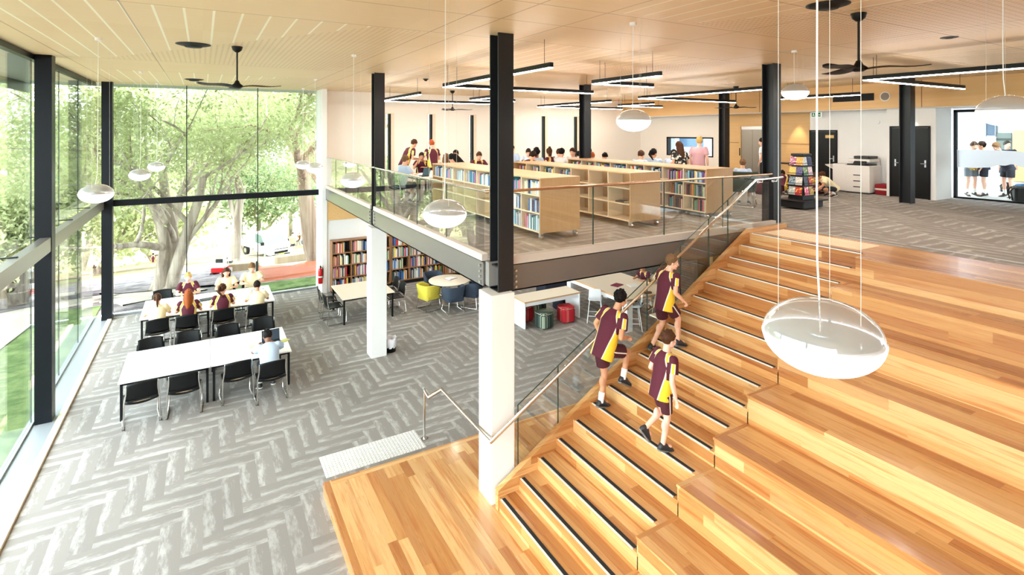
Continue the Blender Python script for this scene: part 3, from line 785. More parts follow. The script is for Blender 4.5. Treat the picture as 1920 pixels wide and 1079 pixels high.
b = MB(); b.cyl((-0.04, 0, 0), (-0.03, 0, 0), 0.02); b.build('button', M_alu, t)

# lift
t = thing('door_lift', 'stainless steel lift door in the timber wall', None, (18.45, 12.8, FZ)); t['kind'] = 'structure'
M_lift = mat('brushed lift steel', (150, 147, 140), 0.25, 1.0)
b = MB(); b.box(-0.05, -0.09, 0, 0.0, 0.0, 2.2); b.box(-0.05, 1.0, 0, 0.0, 1.09, 2.2); b.box(-0.05, 0, 2.1, 0, 1.0, 2.2); b.build('door_frame', M_timb, t)
for k in range(2):
    b = MB(); b.box(-0.03, k * .5 + .004, 0, 0, (k + 1) * .5 - .004, 1.98); b.build('door_leaf', M_lift, t)
b = MB(); b.box(-0.028, 0, 1.98, 0, 1.0, 2.1); b.build('header', M_alu, t)
b = MB(); b.box(-0.06, 1.03, 0.95, -0.05, 1.07, 1.25); b.build('call_panel', M_black, t)

# big right window and its frosted band
e = thing('window_right', None, None); e['kind'] = 'structure'
b = MB()
for q in ((-6, 3.5, 7.0, 3.56), (-6, 5.97, 7.0, 6.05), (6.93, 3.5, 7.0, 6.05), (3.4, 3.5, 3.46, 6.05)): b.box(18.7, q[0], q[1], 18.8, q[2], q[3])
b.build('window_frame', M_frame, e)
for a, c in ((-6, 3.4), (3.46, 6.93)):
    b = MB(); b.box(18.75, a, 3.56, 18.762, c, 5.97); b.build('pane', M_glass, e)
def band():
    """frosted film with a wavy lower edge"""
    b = MB(); ys = np.linspace(3.46, 6.93, 60); vs = []
    for y in ys:
        lo = 4.40 + (0.13 * math.exp(-((y - 5.75) / 0.42) ** 2)) + 0.02 * math.sin(y * 19) * math.exp(-((y - 5.75) / 0.5) ** 2)
        hi = 4.87 + 0.04 * math.sin((y - 5) * 1.2)
        vs += [(18.742, y, lo), (18.742, y, hi), (18.746, y, lo), (18.746, y, hi)]
    fs = []
    for k in range(59): a = 4 * k; fs += [(a, a + 4, a + 5, a + 1), (a + 2, a + 3, a + 7, a + 6), (a, a + 2, a + 6, a + 4), (a + 1, a + 5, a + 7, a + 3)]
    b.add(vs, fs); return b
def film(name):
    m = mat(name, (244, 245, 248), .6); t = NT(m); tl = t.new('ShaderNodeBsdfTranslucent'); tl.inputs[0].default_value = rgb(246, 247, 250)
    mx = t.new('ShaderNodeMixShader'); mx.inputs[0].default_value = .7; t.l.new(t.b.outputs[0], mx.inputs[1]); t.l.new(tl.outputs[0], mx.inputs[2]); t.l.new(mx.outputs[0], t.n['Material Output'].inputs[0]); return m
band().build('frosted_film', film('frosted film'), e)

# fire extinguisher on the nib
t = thing('fire_extinguisher', 'red fire extinguisher on the white wall edge by the far window', 'fire extinguisher', (3.4, 18.68, 0.35))
b = MB(); b.lathe([(0.0, 0.0), (0.07, 0.0), (0.075, 0.02), (0.075, 0.42), (0.06, 0.48), (0.025, 0.51), (0.02, 0.54), (0.0, 0.54)], n=18); b.build('cylinder', M_red, t)
b = MB(); b.lathe([(0.0755, 0.2), (0.077, 0.2), (0.077, 0.25), (0.0755, 0.25)], n=18); b.build('label_band', M_white, t)
b = MB(); b.box(-0.02, -0.09, 0.54, 0.02, 0.03, 0.57); b.box(-0.015, -0.1, 0.58, 0.015, 0.03, 0.595); b.build('valve_lever', M_black, t)
b = MB(); b.tube([(0.02, 0, 0.55), (0.08, 0.0, 0.5), (0.09, 0, 0.3), (0.085, 0, 0.2)], 0.01, 6); b.build('hose', M_black, t)
b = MB(); b.box(0.02, -0.03, 0.3, 0.065, 0.09, 0.34); b.build('bracket', M_alu, t)

# added, unseen fill lights in the lower ceiling to brighten the space below
M_fill = mat('downlight lens', (255, 244, 228), .4, emit=14.0)
FILL_XY = [(x, y) for x in (5.6, 8.6, 11.6) for y in (9.6, 12.6, 15.6, 18.0)]
for k, (x, y) in enumerate(FILL_XY):
    t = thing('fill_light', 'added round fill light, unseen, in the white lower ceiling, %s counted from the stair' % ORD[k], 'light', (x, y, 3.12), 0, 'added fill lights in the lower ceiling')
    b = MB(); b.lathe([(.1, 0), (.1, -.008), (.082, -.01), (.08, 0)], n=20); b.build('ring', M_white, t)
    b = MB(); b.cyl((0, 0, -.004), (0, 0, 0), .08, n=20); b.build('lens', M_fill, t)
# ---------------------------------------------------------------- furniture
M_lam = mat('white laminate', (252, 252, 252), 0.35)
M_lamw = mat('cream laminate', (238, 226, 206), 0.4)
M_tleg = mat('black table leg', (12, 14, 17), 0.4, spec=.3)
def table(x, y, sx, sy, label, top=None, foot=False, group=None, h=0.73):
    t = thing('study_table', label, 'table', (x, y, 0), 0, group)
    b = MB(); b.box(0, 0, h - 0.025, sx, sy, h); b.build('tabletop', top or M_lam, t)
    b = MB(); b.box(0.03, 0.03, h - 0.07, sx - 0.03, 0.06, h - .025); b.box(0.03, sy - 0.06, h - 0.07, sx - .03, sy - .03, h - .025)
    b.box(0.03, .06, h - 0.07, .06, sy - .06, h - .025); b.box(sx - .06, .06, h - .07, sx - .03, sy - .06, h - .025); b.build('apron', M_tleg, t)
    for px in (0.03, sx - 0.075):
        for py in (0.03, sy - 0.075):
            b = MB(); b.box(px, py, 0, px + 0.045, py + 0.045, h - .025); b.build('leg', M_tleg, t)
    if foot:
        for py in (0.04, sy - 0.07):
            b = MB(); b.box(0.075, py, 0.1, sx - 0.075, py + .03, 0.13); b.build('foot_rail', M_tleg, t)
    return t
TG = 'white study tables by the glazing'
table(-1.37, 12.3, 1.505, 1.6, 'empty white study table at the left end of the near pair', group=TG)
table(0.145, 12.3, 1.505, 1.6, 'white study table with laptop, right end of the near pair', group=TG)
table(-1.37, 16.2, 1.55, 1.7, 'white study table with foot rails, left end of the far pair', foot=True, group=TG)
table(0.19, 16.2, 1.55, 1.7, 'white study table with foot rails, right end of the far pair', foot=True, group=TG)
table(3.38, 15.3, 1.49, 1.55, 'cream-topped table standing behind the second white pillar', M_lamw)

def make_chair():
    """black plastic chair on a chrome sled frame, facing +Y"""
    t = thing('sled_chair', 'x', 'chair')
    for s in (-1, 1):
        b = MB(); b.tube([(s * .215, .2, .44), (s * .225, .24, .40), (s * .235, .24, .05), (s * .235, .2, .013), (s * .235, -.22, .013), (s * .235, -.25, .05), (s * .225, -.2, .44), (s * .205, -.235, .62), (s * .2, -.25, .78)], 0.0115, 8)
        b.build('side_frame', M_chrome, t)
        b = MB(); b.cyl((s * .235, -.16, .0), (s * .235, -.22, .0), 0.016, n=8); b.build('glide', M_black, t)
    b = MB(); b.cyl((-.215, .17, .43), (.215, .17, .43), .01, n=8); b.build('cross_bar', M_chrome, t)
    b = MB(); b.cyl((-.215, -.17, .43), (.215, -.17, .43), .01, n=8); b.build('cross_bar', M_chrome, t)
    b = MB(); n = 8; vs = []; fs = []
    for i in range(n + 1):
        for j in range(n + 1):
            u, v = i / n * 2 - 1, j / n * 2 - 1
            w = .225 * (1 - .08 * abs(v) ** 3); vs.append((u * w, v * .22 - .01, .452 - .018 * (1 - u * u) * (1 - .3 * v) - .03 * max(0, v - .5) ** 1.5 + .012 * u * u))
    m = n + 1; top = [(i * m + j, (i + 1) * m + j, (i + 1) * m + j + 1, i * m + j + 1) for i in range(n) for j in range(n)]
    b.add(vs + [(x, y, z - .016) for x, y, z in vs], top + [tuple(reversed([k + m * m for k in f])) for f in top] + [f for k in range(n) for f in ((k, k + 1, k + 1 + m * m, k + m * m), (n * m + k, n * m + k + m * m, n * m + k + 1 + m * m, n * m + k + 1), (k * m, k * m + m * m, (k + 1) * m + m * m, (k + 1) * m), (k * m + n, (k + 1) * m + n, (k + 1) * m + n + m * m, k * m + n + m * m))], 0, True)
    b.build('seat', M_black, t)
    b = MB(); vs = []
    for i in range(n + 1):
        for j in range(n + 1):
            u, v = i / n * 2 - 1, j / n
            w = .225 - .02 * v - .012 * (2 * v - 1) ** 4; vs.append((u * w, -.205 - .06 * v - .035 * (1 - u * u), .50 + .32 * v - .02 * u * u * v))
    b.add(vs + [(x, y + .016, z) for x, y, z in vs], [tuple(reversed(f)) for f in top] + [tuple([k + m * m for k in f]) for f in top] + [f for k in range(n) for f in ((k, k + m * m, k + 1 + m * m, k + 1), (n * m + k, n * m + k + 1, n * m + k + 1 + m * m, n * m + k + m * m), (k * m, (k + 1) * m, (k + 1) * m + m * m, k * m + m * m), (k * m + n, k * m + n + m * m, (k + 1) * m + n + m * m, (k + 1) * m + n))], 0, True)
    b.build('backrest', M_black, t)
    return t
CH = None; CG = 'black sled chairs at the study tables'
def chair(x, y, rz, label, z=0.0, group=CG):
    global CH
    if CH is None: CH = make_chair(); CH.scale = (1.2, 1.08, 1.03); CH.location = (x, y, z); CH.rotation_euler.z = R(rz); CH['label'] = label; CH['group'] = group; return CH
    return dup(CH, (x, y, z), R(rz), label, group)
chair(-1.0, 12.2, 8, 'empty black chair at the left front of the near white table')
chair(-0.3, 12.2, -2, 'empty black chair, second along the front of the near table')
chair(0.6, 12.28, 4, 'empty black chair, third along the front beside the table leg')
chair(1.2, 11.95, 3, 'black chair occupied by the pupil in pale blue shirt')
for k, (x, y) in enumerate(((-0.98, 14.05), (-.3, 14.12), (.53, 14.15), (1.27, 14.25))):
    chair(x, y, 180 + (4, -3, 2, -5)[k], 'black chair pushed to the back of the near table, %s from the glazing' % ORD[k])
CL = ['black chair under the ponytailed girl in cream', 'black chair under the girl with long auburn hair', 'black chair under the ponytailed girl in maroon', 'black chair under the short-haired pupil in cream at the far table']
for k, (x, y) in enumerate(((-.98, 15.98), (-.32, 15.95), (.46, 16.05), (1.28, 16.0))): chair(x, y, (5, -4, 3, -3)[k], CL[k])
CL = ['empty black chair at the window side of the far table', 'black chair under the blond boy facing the camera', 'black chair under the long-haired girl facing the camera', 'black chair under the man in the cream shirt']
for k, (x, y) in enumerate(((-1.0, 18.2), (-.36, 18.05), (.6, 18.1), (1.3, 18.15))): chair(x, y, 180, CL[k])
chair(3.25, 15.75, -86, 'black chair on the left side of the cream table, nearer one')
chair(3.22, 16.45, -94, 'black chair on the left side of the cream table, farther one')
chair(5.0, 15.75, 92, 'black chair on the right side of the cream table, nearer one')
chair(5.02, 16.4, 88, 'black chair on the right side of the cream table, farther one')

# round table and tub chairs
t = thing('round_table', 'round cream-topped table under the mezzanine', 'table', (6.75, 15.65, 0))
b = MB(); b.lathe([(0, .705), (.64, .705), (.65, .715), (.65, .728), (.64, .735), (0, .735)], n=48); b.build('tabletop', M_lamw, t)
b = MB(); b.cyl((0, 0, .03), (0, 0, .705), .04); b.build('pedestal', M_alu, t)
b = MB(); b.lathe([(0, 0.0), (.3, 0), (.3, .012), (.05, .035), (0, .035)], n=32); b.build('foot_disc', M_alu, t)
M_teal = mat('slate wool', (48, 60, 76), 0.85); M_yel = mat('mustard wool', (214, 198, 70), 0.85)
def make_tub(m):
    t = thing('tub_chair', 'x', 'armchair', (0, 0, 0), 0, 'upholstered tub chairs round the table')
    b = MB(); n = 20; vs = []; fs = []      # wraparound shell, opening towards +Y
    out = []
    for k in range(n + 1):
        a = R(-40 + 260 * k / n) + math.pi
        a = R(200 + 140 * 0) if False else R(-220 + 260 * k / n) + R(0)
        out.append(a)
    for k, a in enumerate(out):
        ca, sa = math.cos(a), math.sin(a); sq = 1.0 / max(abs(ca), abs(sa)) ** 0.55
        h = .78 - .16 * max(0, sa + .1) ** 1.2
        for r, z in ((.27, .36), (.325, h - .02), (.31, h), (.285, h), (.26, h - .03), (.22, .40)): vs.append((ca * r * sq, sa * r * sq, z))
    for k in range(n):
        for i in range(5): p = k * 6 + i; fs.append((p, p + 6, p + 7, p + 1))
    fs += [tuple(range(6)), tuple(reversed(range(n * 6, n * 6 + 6)))]
    b.add(vs, fs, 0, True); b.build('shell', m, t)
    b = MB(); b.rbox(-.27, -.27, .33, .27, .27, .46, .1, 4); b.build('seat', m, t)
    for s in (-1, 1):
        b = MB(); b.tube([(s * .22, .22, .34), (s * .26, .27, .012), (s * .26, -.27, .012), (s * .22, -.22, .34)], .013, 8); b.build('leg_frame', M_chrome, t)
    b = MB(); b.cyl((-.26, -.27, .012), (.26, -.27, .012), .011, n=8); b.build('cross_bar', M_chrome, t)
    return t
tb = make_tub(M_teal); tb.location = (6.55, 14.9, 0); tb['label'] = 'slate blue tub chair before the round table, back to the stair'
ty = make_tub(M_yel); ty.location = (5.98, 15.45, 0); ty.rotation_euler.z = R(-75); ty['label'] = 'mustard yellow tub chair at the round table'
dup(tb, (7.25, 15.02, 0), R(40), 'slate blue tub chair half hidden by the white pillar')
dup(tb, (6.55, 16.5, 0), R(175), 'dark slate tub chair between the round table and wall shelves')

# open book on the round table, bin, table for the bench side
t = thing('open_book', 'open white book with purple cover on the round table', 'book', (6.85, 15.75, .735), R(20))
b = MB(); b.box(-.17, -.12, 0, .17, .12, .006); b.build('cover', mat('purple cover', (120, 70, 140), 0.5), t)
b = MB(); b.prism([(-.16, .006), (-.01, .012), (0, .006), (.01, .012), (.16, .006), (.15, .02), (.08, .036), (.01, .028), (0, .02), (-.01, .028), (-.08, .036), (-.15, .02)], 'y', -.112, .112); b.build('pages', M_white, t)
t = thing('waste_bin', 'black waste bin with white liner beside the second white pillar', 'bin', (4.02, 12.95, 0))
b = MB(); b.lathe([(0, .005), (.12, .005), (.14, .26), (.13, .26), (.11, .02), (0, .02)], n=24); b.build('bucket', M_black, t)
b = MB(); n = 24; pr = [(.128, .1), (.146, .2), (.15, .3), (.143, .345), (.125, .34), (.115, .2), (.1, .06), (.0, .05)]
b.lathe(pr, n=n)
vv = []
for x, y, z in b.v:
    a = math.atan2(y, x); k = 1 + .05 * math.sin(a * 7 + z * 30); vv.append((x * k, y * k, z + (.015 * math.sin(a * 5) if z > .25 else 0)))
b.v = vv; b.build('liner', mat('bin liner', (236, 234, 238), 0.35), t)

# bench table, ottomans, stools, high table under the mezzanine
M_edge_t = mat('ply edge', (206, 164, 120), 0.5)
t = thing('bench_table', 'white slab-ended bench table beside the stair pillar', 'table', (7.62, 12.5, 0))
b = MB(); b.box(0, 0, .72, 1.9, .72, .75); b.build('tabletop', M_lamw, t)
b = MB(); b.box(-.003, -.004, .715, 1.903, .0, .752); b.box(-.004, 0, .715, 0.0, .72, .752); b.build('edge_band', M_edge_t, t)
b = MB(); b.box(0.01, 0.02, 0, .04, .7, .72); b.build('end_panel', M_lam, t)
b = MB(); b.box(1.86, 0.02, 0, 1.89, .7, .72); b.build('end_panel', M_lam, t)
b = MB(); b.box(.04, .05, .6, 1.86, .07, .72); b.build('apron', M_lam, t)
def striped(name, cols, seed):
    m = mat(name, cols[0], 0.9); tt = NT(m); x, y, z = tt.obpos(); 
    a = tt.m1('FLOOR', tt.m1('MULTIPLY', tt.m1('ADD', tt.m1('ADD', x, y), 3.0 + seed), 26.0)); v = tt.white(tt.vec(a, 1.0, seed))
    tt.col(tt.ramp(v, [(i / len(cols), c) for i, c in enumerate(cols)], 'CONSTANT')); return m
M_sg = striped('green striped wool', [(44, 62, 54), (70, 88, 76), (38, 50, 46), (190, 194, 96), (60, 74, 64), (150, 160, 140)], 1.0)
M_sr = striped('red striped wool', [(176, 22, 34), (196, 40, 50), (150, 16, 28), (206, 90, 84), (182, 28, 40)], 2.0)
def ottoman(x, y, m, label, rz=0, s=1.0):
    t = thing('ottoman', label, 'ottoman', (x, y, 0), R(rz), 'striped ottomans')
    b = MB(); b.rbox(-.21 * s, -.21 * s, 0.0, .21 * s, .21 * s, .40, .09, 5); b.build('body', m, t)
    b = MB(); b.rbox(-.205 * s, -.205 * s, .40, .205 * s, .205 * s, .44, .09, 5); b.build('cushion_top', m, t)
    b = MB(); pts = []
    for k in range(33):
        a = 2 * math.pi * k / 32; q = 1 / max(abs(math.cos(a)), abs(math.sin(a))) ** .6; pts.append((.205 * s * math.cos(a) * q, .205 * s * math.sin(a) * q, .402))
    b.tube(pts, .007, 6); b.build('piping', mat('pale piping', (222, 210, 190), 0.8), t)
ottoman(8.2, 12.42, M_sg, 'green striped ottoman under the bench table, nearest the end panel', 8)
ottoman(9.0, 12.5, M_sr, 'red striped ottoman under the bench table', -6)
ottoman(8.0, 13.15, M_sr, 'dark red ottoman at the back of the bench table', 12)
ottoman(8.55, 13.3, M_sg, 'dark green striped ottoman behind the green one', -5)
ottoman(9.5, 13.45, mat('navy wool', (38, 42, 58), 0.9), 'navy ottoman beyond the red one by the white stool', 3)
M_stool = mat('white stool plastic', (240, 240, 240), 0.35)
def stool(x, y, rz, label):
    t = thing('bar_stool', label, 'stool', (x, y, 0), R(rz), 'white bar stools')
    b = MB(); b.rbox(-.19, -.18, .63, .19, .19, .665, .06, 4); b.build('seat', M_stool, t)
    b = MB(); b.loft([(Vector((0, -.19, .66)), Vector((.16, 0, 0)), Vector((0, .012, 0))), (Vector((0, -.215, .80)), Vector((.18, 0, 0)), Vector((0, .012, 0))), (Vector((0, -.235, .96)), Vector((.165, 0, 0)), Vector((0, .01, 0))), (Vector((0, -.238, .99)), Vector((.13, 0, 0)), Vector((0, .006, 0)))], 20); b.build('backrest', M_stool, t)
    for sx in (-1, 1):
        for sy in (-1, 1):
            b = MB(); b.tube([(sx * .15, sy * .14, .64), (sx * .22, sy * .22, 0)], .012, 8); b.build('leg', M_stool, t)
    b = MB(); b.tube([(-.203, -.2, .2), (.203, -.2, .2), (.203, .2, .2), (-.203, .2, .2), (-.203, -.2, .2)], .008, 6); b.build('foot_ring', M_stool, t)
stool(9.72, 12.08, -40, 'white bar stool at the near corner of the high table')
stool(10.25, 11.1, 55, 'white bar stool behind the boy climbing with his left hand down')
t = thing('high_table', 'high L-shaped cream-topped table under the stair-side beam', 'table', (9.85, 10.9, 0))
b = MB(); b.box(0, 0, .86, 1.75, 2.9, .9); b.build('tabletop', M_lamw, t)
b = MB(); b.box(-.004, 0, .855, 0, 2.9, .902); b.box(0, -.004, .855, 1.75, 0, .902); b.build('edge_band', M_edge_t, t)
for x, y in ((0.05, 0.05), (1.5, .05), (.05, 2.6), (1.5, 2.6)):
    b = MB(); b.box(x, y, 0, x + .2, y + .2, .86); b.build('leg', M_lam, t)
b = MB(); b.box(.05, .1, .74, .08, 2.8, .86); b.build('apron', M_lam, t)
t = thing('panel_screen', 'pale stone-coloured low panel behind the stair glass', 'screen panel', (9.45, 9.35, 0), 0)
b = MB(); b.box(0, 0, 0, 1.5, .05, .93); b.build('panel', mat('pale board', (196, 188, 176), 0.6), t)
b = MB(); b.box(-.01, -.35, .93, 1.52, .3, .96); b.build('counter_top', M_lamw, t)
t = thing('padded_bench', 'low navy upholstered block beyond the bench table', 'bench seat', (9.7, 14.6, 0))
b = MB(); b.rbox(0, 0, 0, 1.2, .6, .42, .03, 3); b.build('base', mat('navy wool'), t)
b = MB(); b.rbox(0, .5, .42, 1.2, .62, .9, .03, 3); b.build('backrest', mat('navy wool'), t)
# things on the tables
def laptop(x, y, z, rz, label, shell, screen, open_deg=105, s=1.0):
    t = thing('laptop', label, 'laptop', (x, y, z), R(rz), 'laptops')
    b = MB(); b.box(-.16 * s, -.11 * s, 0, .16 * s, .11 * s, .014); b.build('base', shell, t)
    b = MB(); b.box(-.145 * s, -.03, .014, .145 * s, .09 * s, .016); b.build('keyboard', M_blackm, t)
    a = R(open_deg - 90); c, q = math.cos(a), math.sin(a)
    b = MB()
    P = lambda x, d, o: (x, .11 * s + d * q + o * c, .012 + d * c - o * q)
    vs = [P(x, d, o) for o in (0, .009) for d in (0, .21 * s) for x in (-.16 * s, .16 * s)]
    b.add(vs, [(0, 2, 3, 1), (4, 5, 7, 6), (0, 1, 5, 4), (2, 6, 7, 3), (0, 4, 6, 2), (1, 3, 7, 5)]); lid = b.build('lid', shell, t)
    b = MB(); vs = [P(x, d, -.001) for d in (.012, .198 * s) for x in (-.15 * s, .15 * s)]
    vs += [P(x, d, .001) for d in (.012, .198 * s) for x in (-.15 * s, .15 * s)]
    b.add(vs, [(0, 2, 3, 1), (4, 5, 7, 6), (0, 1, 5, 4), (2, 6, 7, 3), (0, 4, 6, 2), (1, 3, 7, 5)]); b.build('screen', screen, lid)
M_lsh = mat('silver shell', (214, 214, 218), 0.4); M_dsh = mat('dark shell', (36, 38, 42), 0.45)
M_scr = mat('dark screen', (18, 24, 34), 0.15, emit=0.1, ecol=(60, 120, 150)); M_scl = mat('pale screen', (210, 214, 220), 0.2, emit=0.4)
laptop(1.33, 12.95, .73, 4, 'open dark laptop in front of the pupil in pale blue', M_dsh, M_scr, 100, 1.15)
laptop(-.36, 17.15, .73, 180, 'open silver laptop before the blond boy at the far table', M_lsh, M_scl)
laptop(.66, 17.2, .73, 180, 'open silver laptop before the long-haired girl', M_lsh, M_scl, 100)
laptop(1.36, 16.62, .73, 0, 'open dark laptop before the short-haired pupil in cream', M_dsh, M_scl, 105)
laptop(-.95, 16.75, .73, 4, 'open silver laptop before the ponytailed girl in cream', M_lsh, M_scl, 100)
def slab(name, x, y, z, sx, sy, sz, rz, m, label, cat):
    t = thing(name, label, cat, (x, y, z), R(rz)); b = MB(); b.rbox(-sx / 2, -sy / 2, 0, sx / 2, sy / 2, sz, min(sx, sy) * .08, 2); b.build('cover', m, t)
    b = MB(); b.box(-sx / 2 + .006, -sy / 2 + .008, sz * .25, sx / 2 + .001, sy / 2 - .008, sz * .75); b.build('page_block', M_white, t); return t
slab('folder', .1, 17.2, .73, .34, .24, .02, 8, M_dsh, 'dark folder lying open-edged between the two far laptops', 'folder')
slab('folder', .35, 17.35, .73, .26, .2, .015, -6, M_lsh, 'pale grey folder beside the dark one on the far table', 'folder')
slab('notebook', 1.58, 12.95, .73, .2, .15, .012, 30, mat('lime notebook', (190, 190, 90), 0.5), 'lime notebook at the table corner by the dark laptop', 'notebook')
slab('exercise_book', .75, 12.8, .73, .3, .21, .006, 14, mat('paper', (244, 238, 228), 0.7), 'loose white exercise book on the near table', 'notebook')
slab('exercise_book', .98, 12.9, .73, .2, .16, .01, -25, mat('tan card', (220, 196, 160), 0.7), 'tan exercise book beside the loose white one', 'notebook')
slab('folder', 10.55, 12.1, .9, .34, .26, .015, 18, mat('maroon cover', (128, 32, 62), 0.5), 'maroon folder lying on the high table', 'folder')
slab('exercise_book', 10.95, 11.85, .9, .3, .3, .01, -12, M_white, 'white worksheet pad before the pupils at the high table', 'notebook')
slab('pencil_case', 10.75, 11.05, .9, .22, .09, .05, -10, M_blackm, 'black pencil case near the edge of the high table', 'pencil case')
# ---------------------------------------------------------------- bookcases and books
M_pages = mat('book pages', (240, 234, 220), 0.8)
BCOL = {'pale blue': (176, 206, 226), 'white': (240, 240, 240), 'blue': (60, 110, 168), 'navy': (36, 46, 84), 'teal': (60, 140, 150), 'red': (190, 50, 54), 'pink': (222, 128, 150),
        'orange': (220, 130, 60), 'yellow': (230, 200, 80), 'green': (84, 140, 90), 'black': (30, 30, 34), 'grey': (150, 154, 160), 'cream': (232, 218, 190), 'brown': (130, 88, 60), 'maroon': (110, 34, 46), 'purple': (110, 80, 140)}
BM = {k: mat('book cover ' + k, v, 0.5) for k, v in BCOL.items()}
BMESH = {}
def book_mesh(col, w):
    """spine towards -X; unit thickness classes, two covers, rounded spine and a page block"""
    key = (col, w)
    if key not in BMESH:
        t = (0.022, 0.03, 0.042)[w]; d, h = (0.15, 0.17, 0.18)[w], (0.2, 0.225, 0.25)[w]; c = .003
        b = MB(); b.box(0.006, -t / 2, 0, d, -t / 2 + c, h); b.box(0.006, t / 2 - c, 0, d, t / 2, h)
        b.prism([(0.006, -t / 2), (0, -t / 4), (0, t / 4), (0.006, t / 2)], 'z', 0, h)
        b.box(0.006, -t / 2 + c, .004, d - .006, t / 2 - c, h - .004, 1)
        BMESH[key] = (b.mesh('book', [BM[col], M_pages]), t, h, d)
    return BMESH[key]
NBOOK = [0]; STUFF = {}
def place_book(me, loc, rz, sc, label, group, lean=0.0):
    o = bpy.data.objects.new('book', me); COL.objects.link(o); o.location = loc; o.rotation_euler = (lean, 0, rz); o.scale = sc
    tag(o, label, 'book', group); NBOOK[0] += 1
    return o
def fill(p0, axis, length, height, depth, palette, label_fmt, group, rz, frac=0.85, seed=0, as_stuff=None, pitch=1.0, inset=0.02):
    """row of books from p0 along axis ('y' or 'x')"""
    r = random.Random(seed); u = 0.012; k = 0; lim = length * frac
    while True:
        col = r.choice(palette); w = r.choice((0, 0, 1, 1, 2)); me, t, h, d = book_mesh(col, w)
        sz = 0.93 * height / h * r.uniform(0.74, 1.0); ts = r.uniform(.9, 1.2) * pitch; t2 = t * ts
        if u + t2 > lim: break
        off = r.uniform(0, .025) + inset
        if axis == 'y': loc = (p0[0] + off, p0[1] + u + t2 / 2, p0[2])
        else: loc = (p0[0] + u + t2 / 2, p0[1] + off, p0[2])
        sd = min(1.0, depth / d)
        if as_stuff is None: place_book(me, loc, rz, (sd, ts, sz), label_fmt(col, k), group)
        else: as_stuff.append((me, Matrix.Translation(loc) @ Matrix.Rotation(rz, 4, 'Z') @ Matrix.Diagonal((sd, ts, sz, 1))))
        u += t2 + .002; k += 1
M_shw = mat('birch edge', (240, 222, 190), 0.45)
def mobile_shelf(x, y, w, L, ncol, label):
    """double-sided mobile bookcase; end panel faces -Y, open side faces -X"""
    t = thing('mobile_bookcase', label, 'bookcase', (x, y, FZ), 0, 'birch mobile bookcases')
    z0, z1, th = .13, 1.095, .024
    b = MB(); b.box(0, 0, z0, w, .03, z1 - th); b.build('end_panel', M_birch, t)
    b = MB(); b.box(0, L - .03, z0, w, L, z1 - th); b.build('end_panel', M_birch, t)
    b = MB(); b.box(-.006, -.006, z1 - th, w + .006, L + .006, z1); b.build('worktop', M_birch, t)
    b = MB(); b.box(0, .03, z0, w, L - .03, z0 + th); b.build('base_board', M_shw, t)
    b = MB(); b.box(w / 2 - .008, .03, z0 + th, w / 2 + .008, L - .03, z1 - th); b.build('back_panel', M_birch, t)
    d = (L - .06) / ncol
    for k in range(1, ncol):
        b = MB(); b.box(.004, .03 + k * d - .011, z0 + th, w - .004, .03 + k * d + .011, z1 - th); b.build('divider', M_shw, t)
    for z in (.465, .775):
        b = MB(); b.box(.006, .03, z - .011, w / 2, L - .03, z + .011); b.box(w / 2, .03, z - .011, w - .006, L - .03, z + .011); b.build('shelf', M_shw, t)
    for px, py in ((.06, .06), (w - .06, .06), (.06, L - .06), (w - .06, L - .06)):
        b = MB(); b.cyl((px - .022, py, .052), (px + .022, py, .052), .052, n=16); c = b.build('castor', M_chrome if py < 1 else M_black, t)
        g = MB(); g.box(px - .03, py - .02, .05, px - .024, py + .035, .13); g.box(px + .024, py - .02, .05, px + .03, py + .035, .13); g.box(px - .04, py - .04, .12, px + .04, py + .04, .13); g.build('fork', M_alu, c)
    return t
PALE = ['pale blue', 'white', 'blue', 'pale blue', 'grey', 'teal', 'white', 'pink', 'navy', 'cream']
MIXD = ['pale blue', 'blue', 'red', 'navy', 'teal', 'white', 'pink', 'grey', 'purple', 'black', 'yellow']
DARK = ['brown', 'maroon', 'cream', 'teal', 'black', 'green', 'red', 'navy', 'orange', 'grey']
UNITS = [(5.1, 7.85, .86, 5.05, 8, 'birch bookcase on castors nearest the corner column', 'front bookcase'),
         (7.275, 7.95, .81, 4.6, 7, 'half-empty birch bookcase on castors, second from the corner column', 'second bookcase'),
         (9.464, 7.95, .86, 5.1, 8, 'birch bookcase on castors nearest the stair head', 'third bookcase')]
for x, y, w, L, nc, l, _ in UNITS: mobile_shelf(x, y, w, L, nc, l)
ROWZ = [('bottom', .154, .3), ('middle', .476, .28), ('top', .786, .275)]
seed = 100
for ui, (x, y, w, L, nc, l, nm) in enumerate(UNITS):
    d = (L - .06) / nc
    for col in range(nc):
        for rn, z, h in ROWZ:
            seed += 1
            if ui == 0 and col >= 3 and rn != 'top': continue
            if ui == 1 and (col < 3 or rn != 'top'): continue
            if ui == 2 and col >= 3 and rn != 'top': continue
            pal = PALE if ui == 0 else (MIXD if rn == 'top' else (DARK if ui == 2 else MIXD))
            fr = (.97, .86, .72, .93)[seed % 4]
            if ui == 1: fr *= .8
            big = 1.25 if (ui == 0 and col >= 3) or (ui == 2 and col >= 3) or ui == 1 else 1.12
            lst = STUFF.setdefault('x', []) if ui == 1 or (ui == 2 and col >= 2) or (ui == 0 and col >= 6) else None
            fill((x, y + .03 + col * d + .012, FZ + z), 'y', d - .024, h, w / 2 - .05, pal,
                 (lambda c, k, rn=rn, col=col, nm=nm: '%s book, %s along the %s shelf, %s bay of the %s' % (c, ORD[k], rn, ORD[col], nm)),
                 'books on the ' + nm, 0, fr, seed, lst, big)
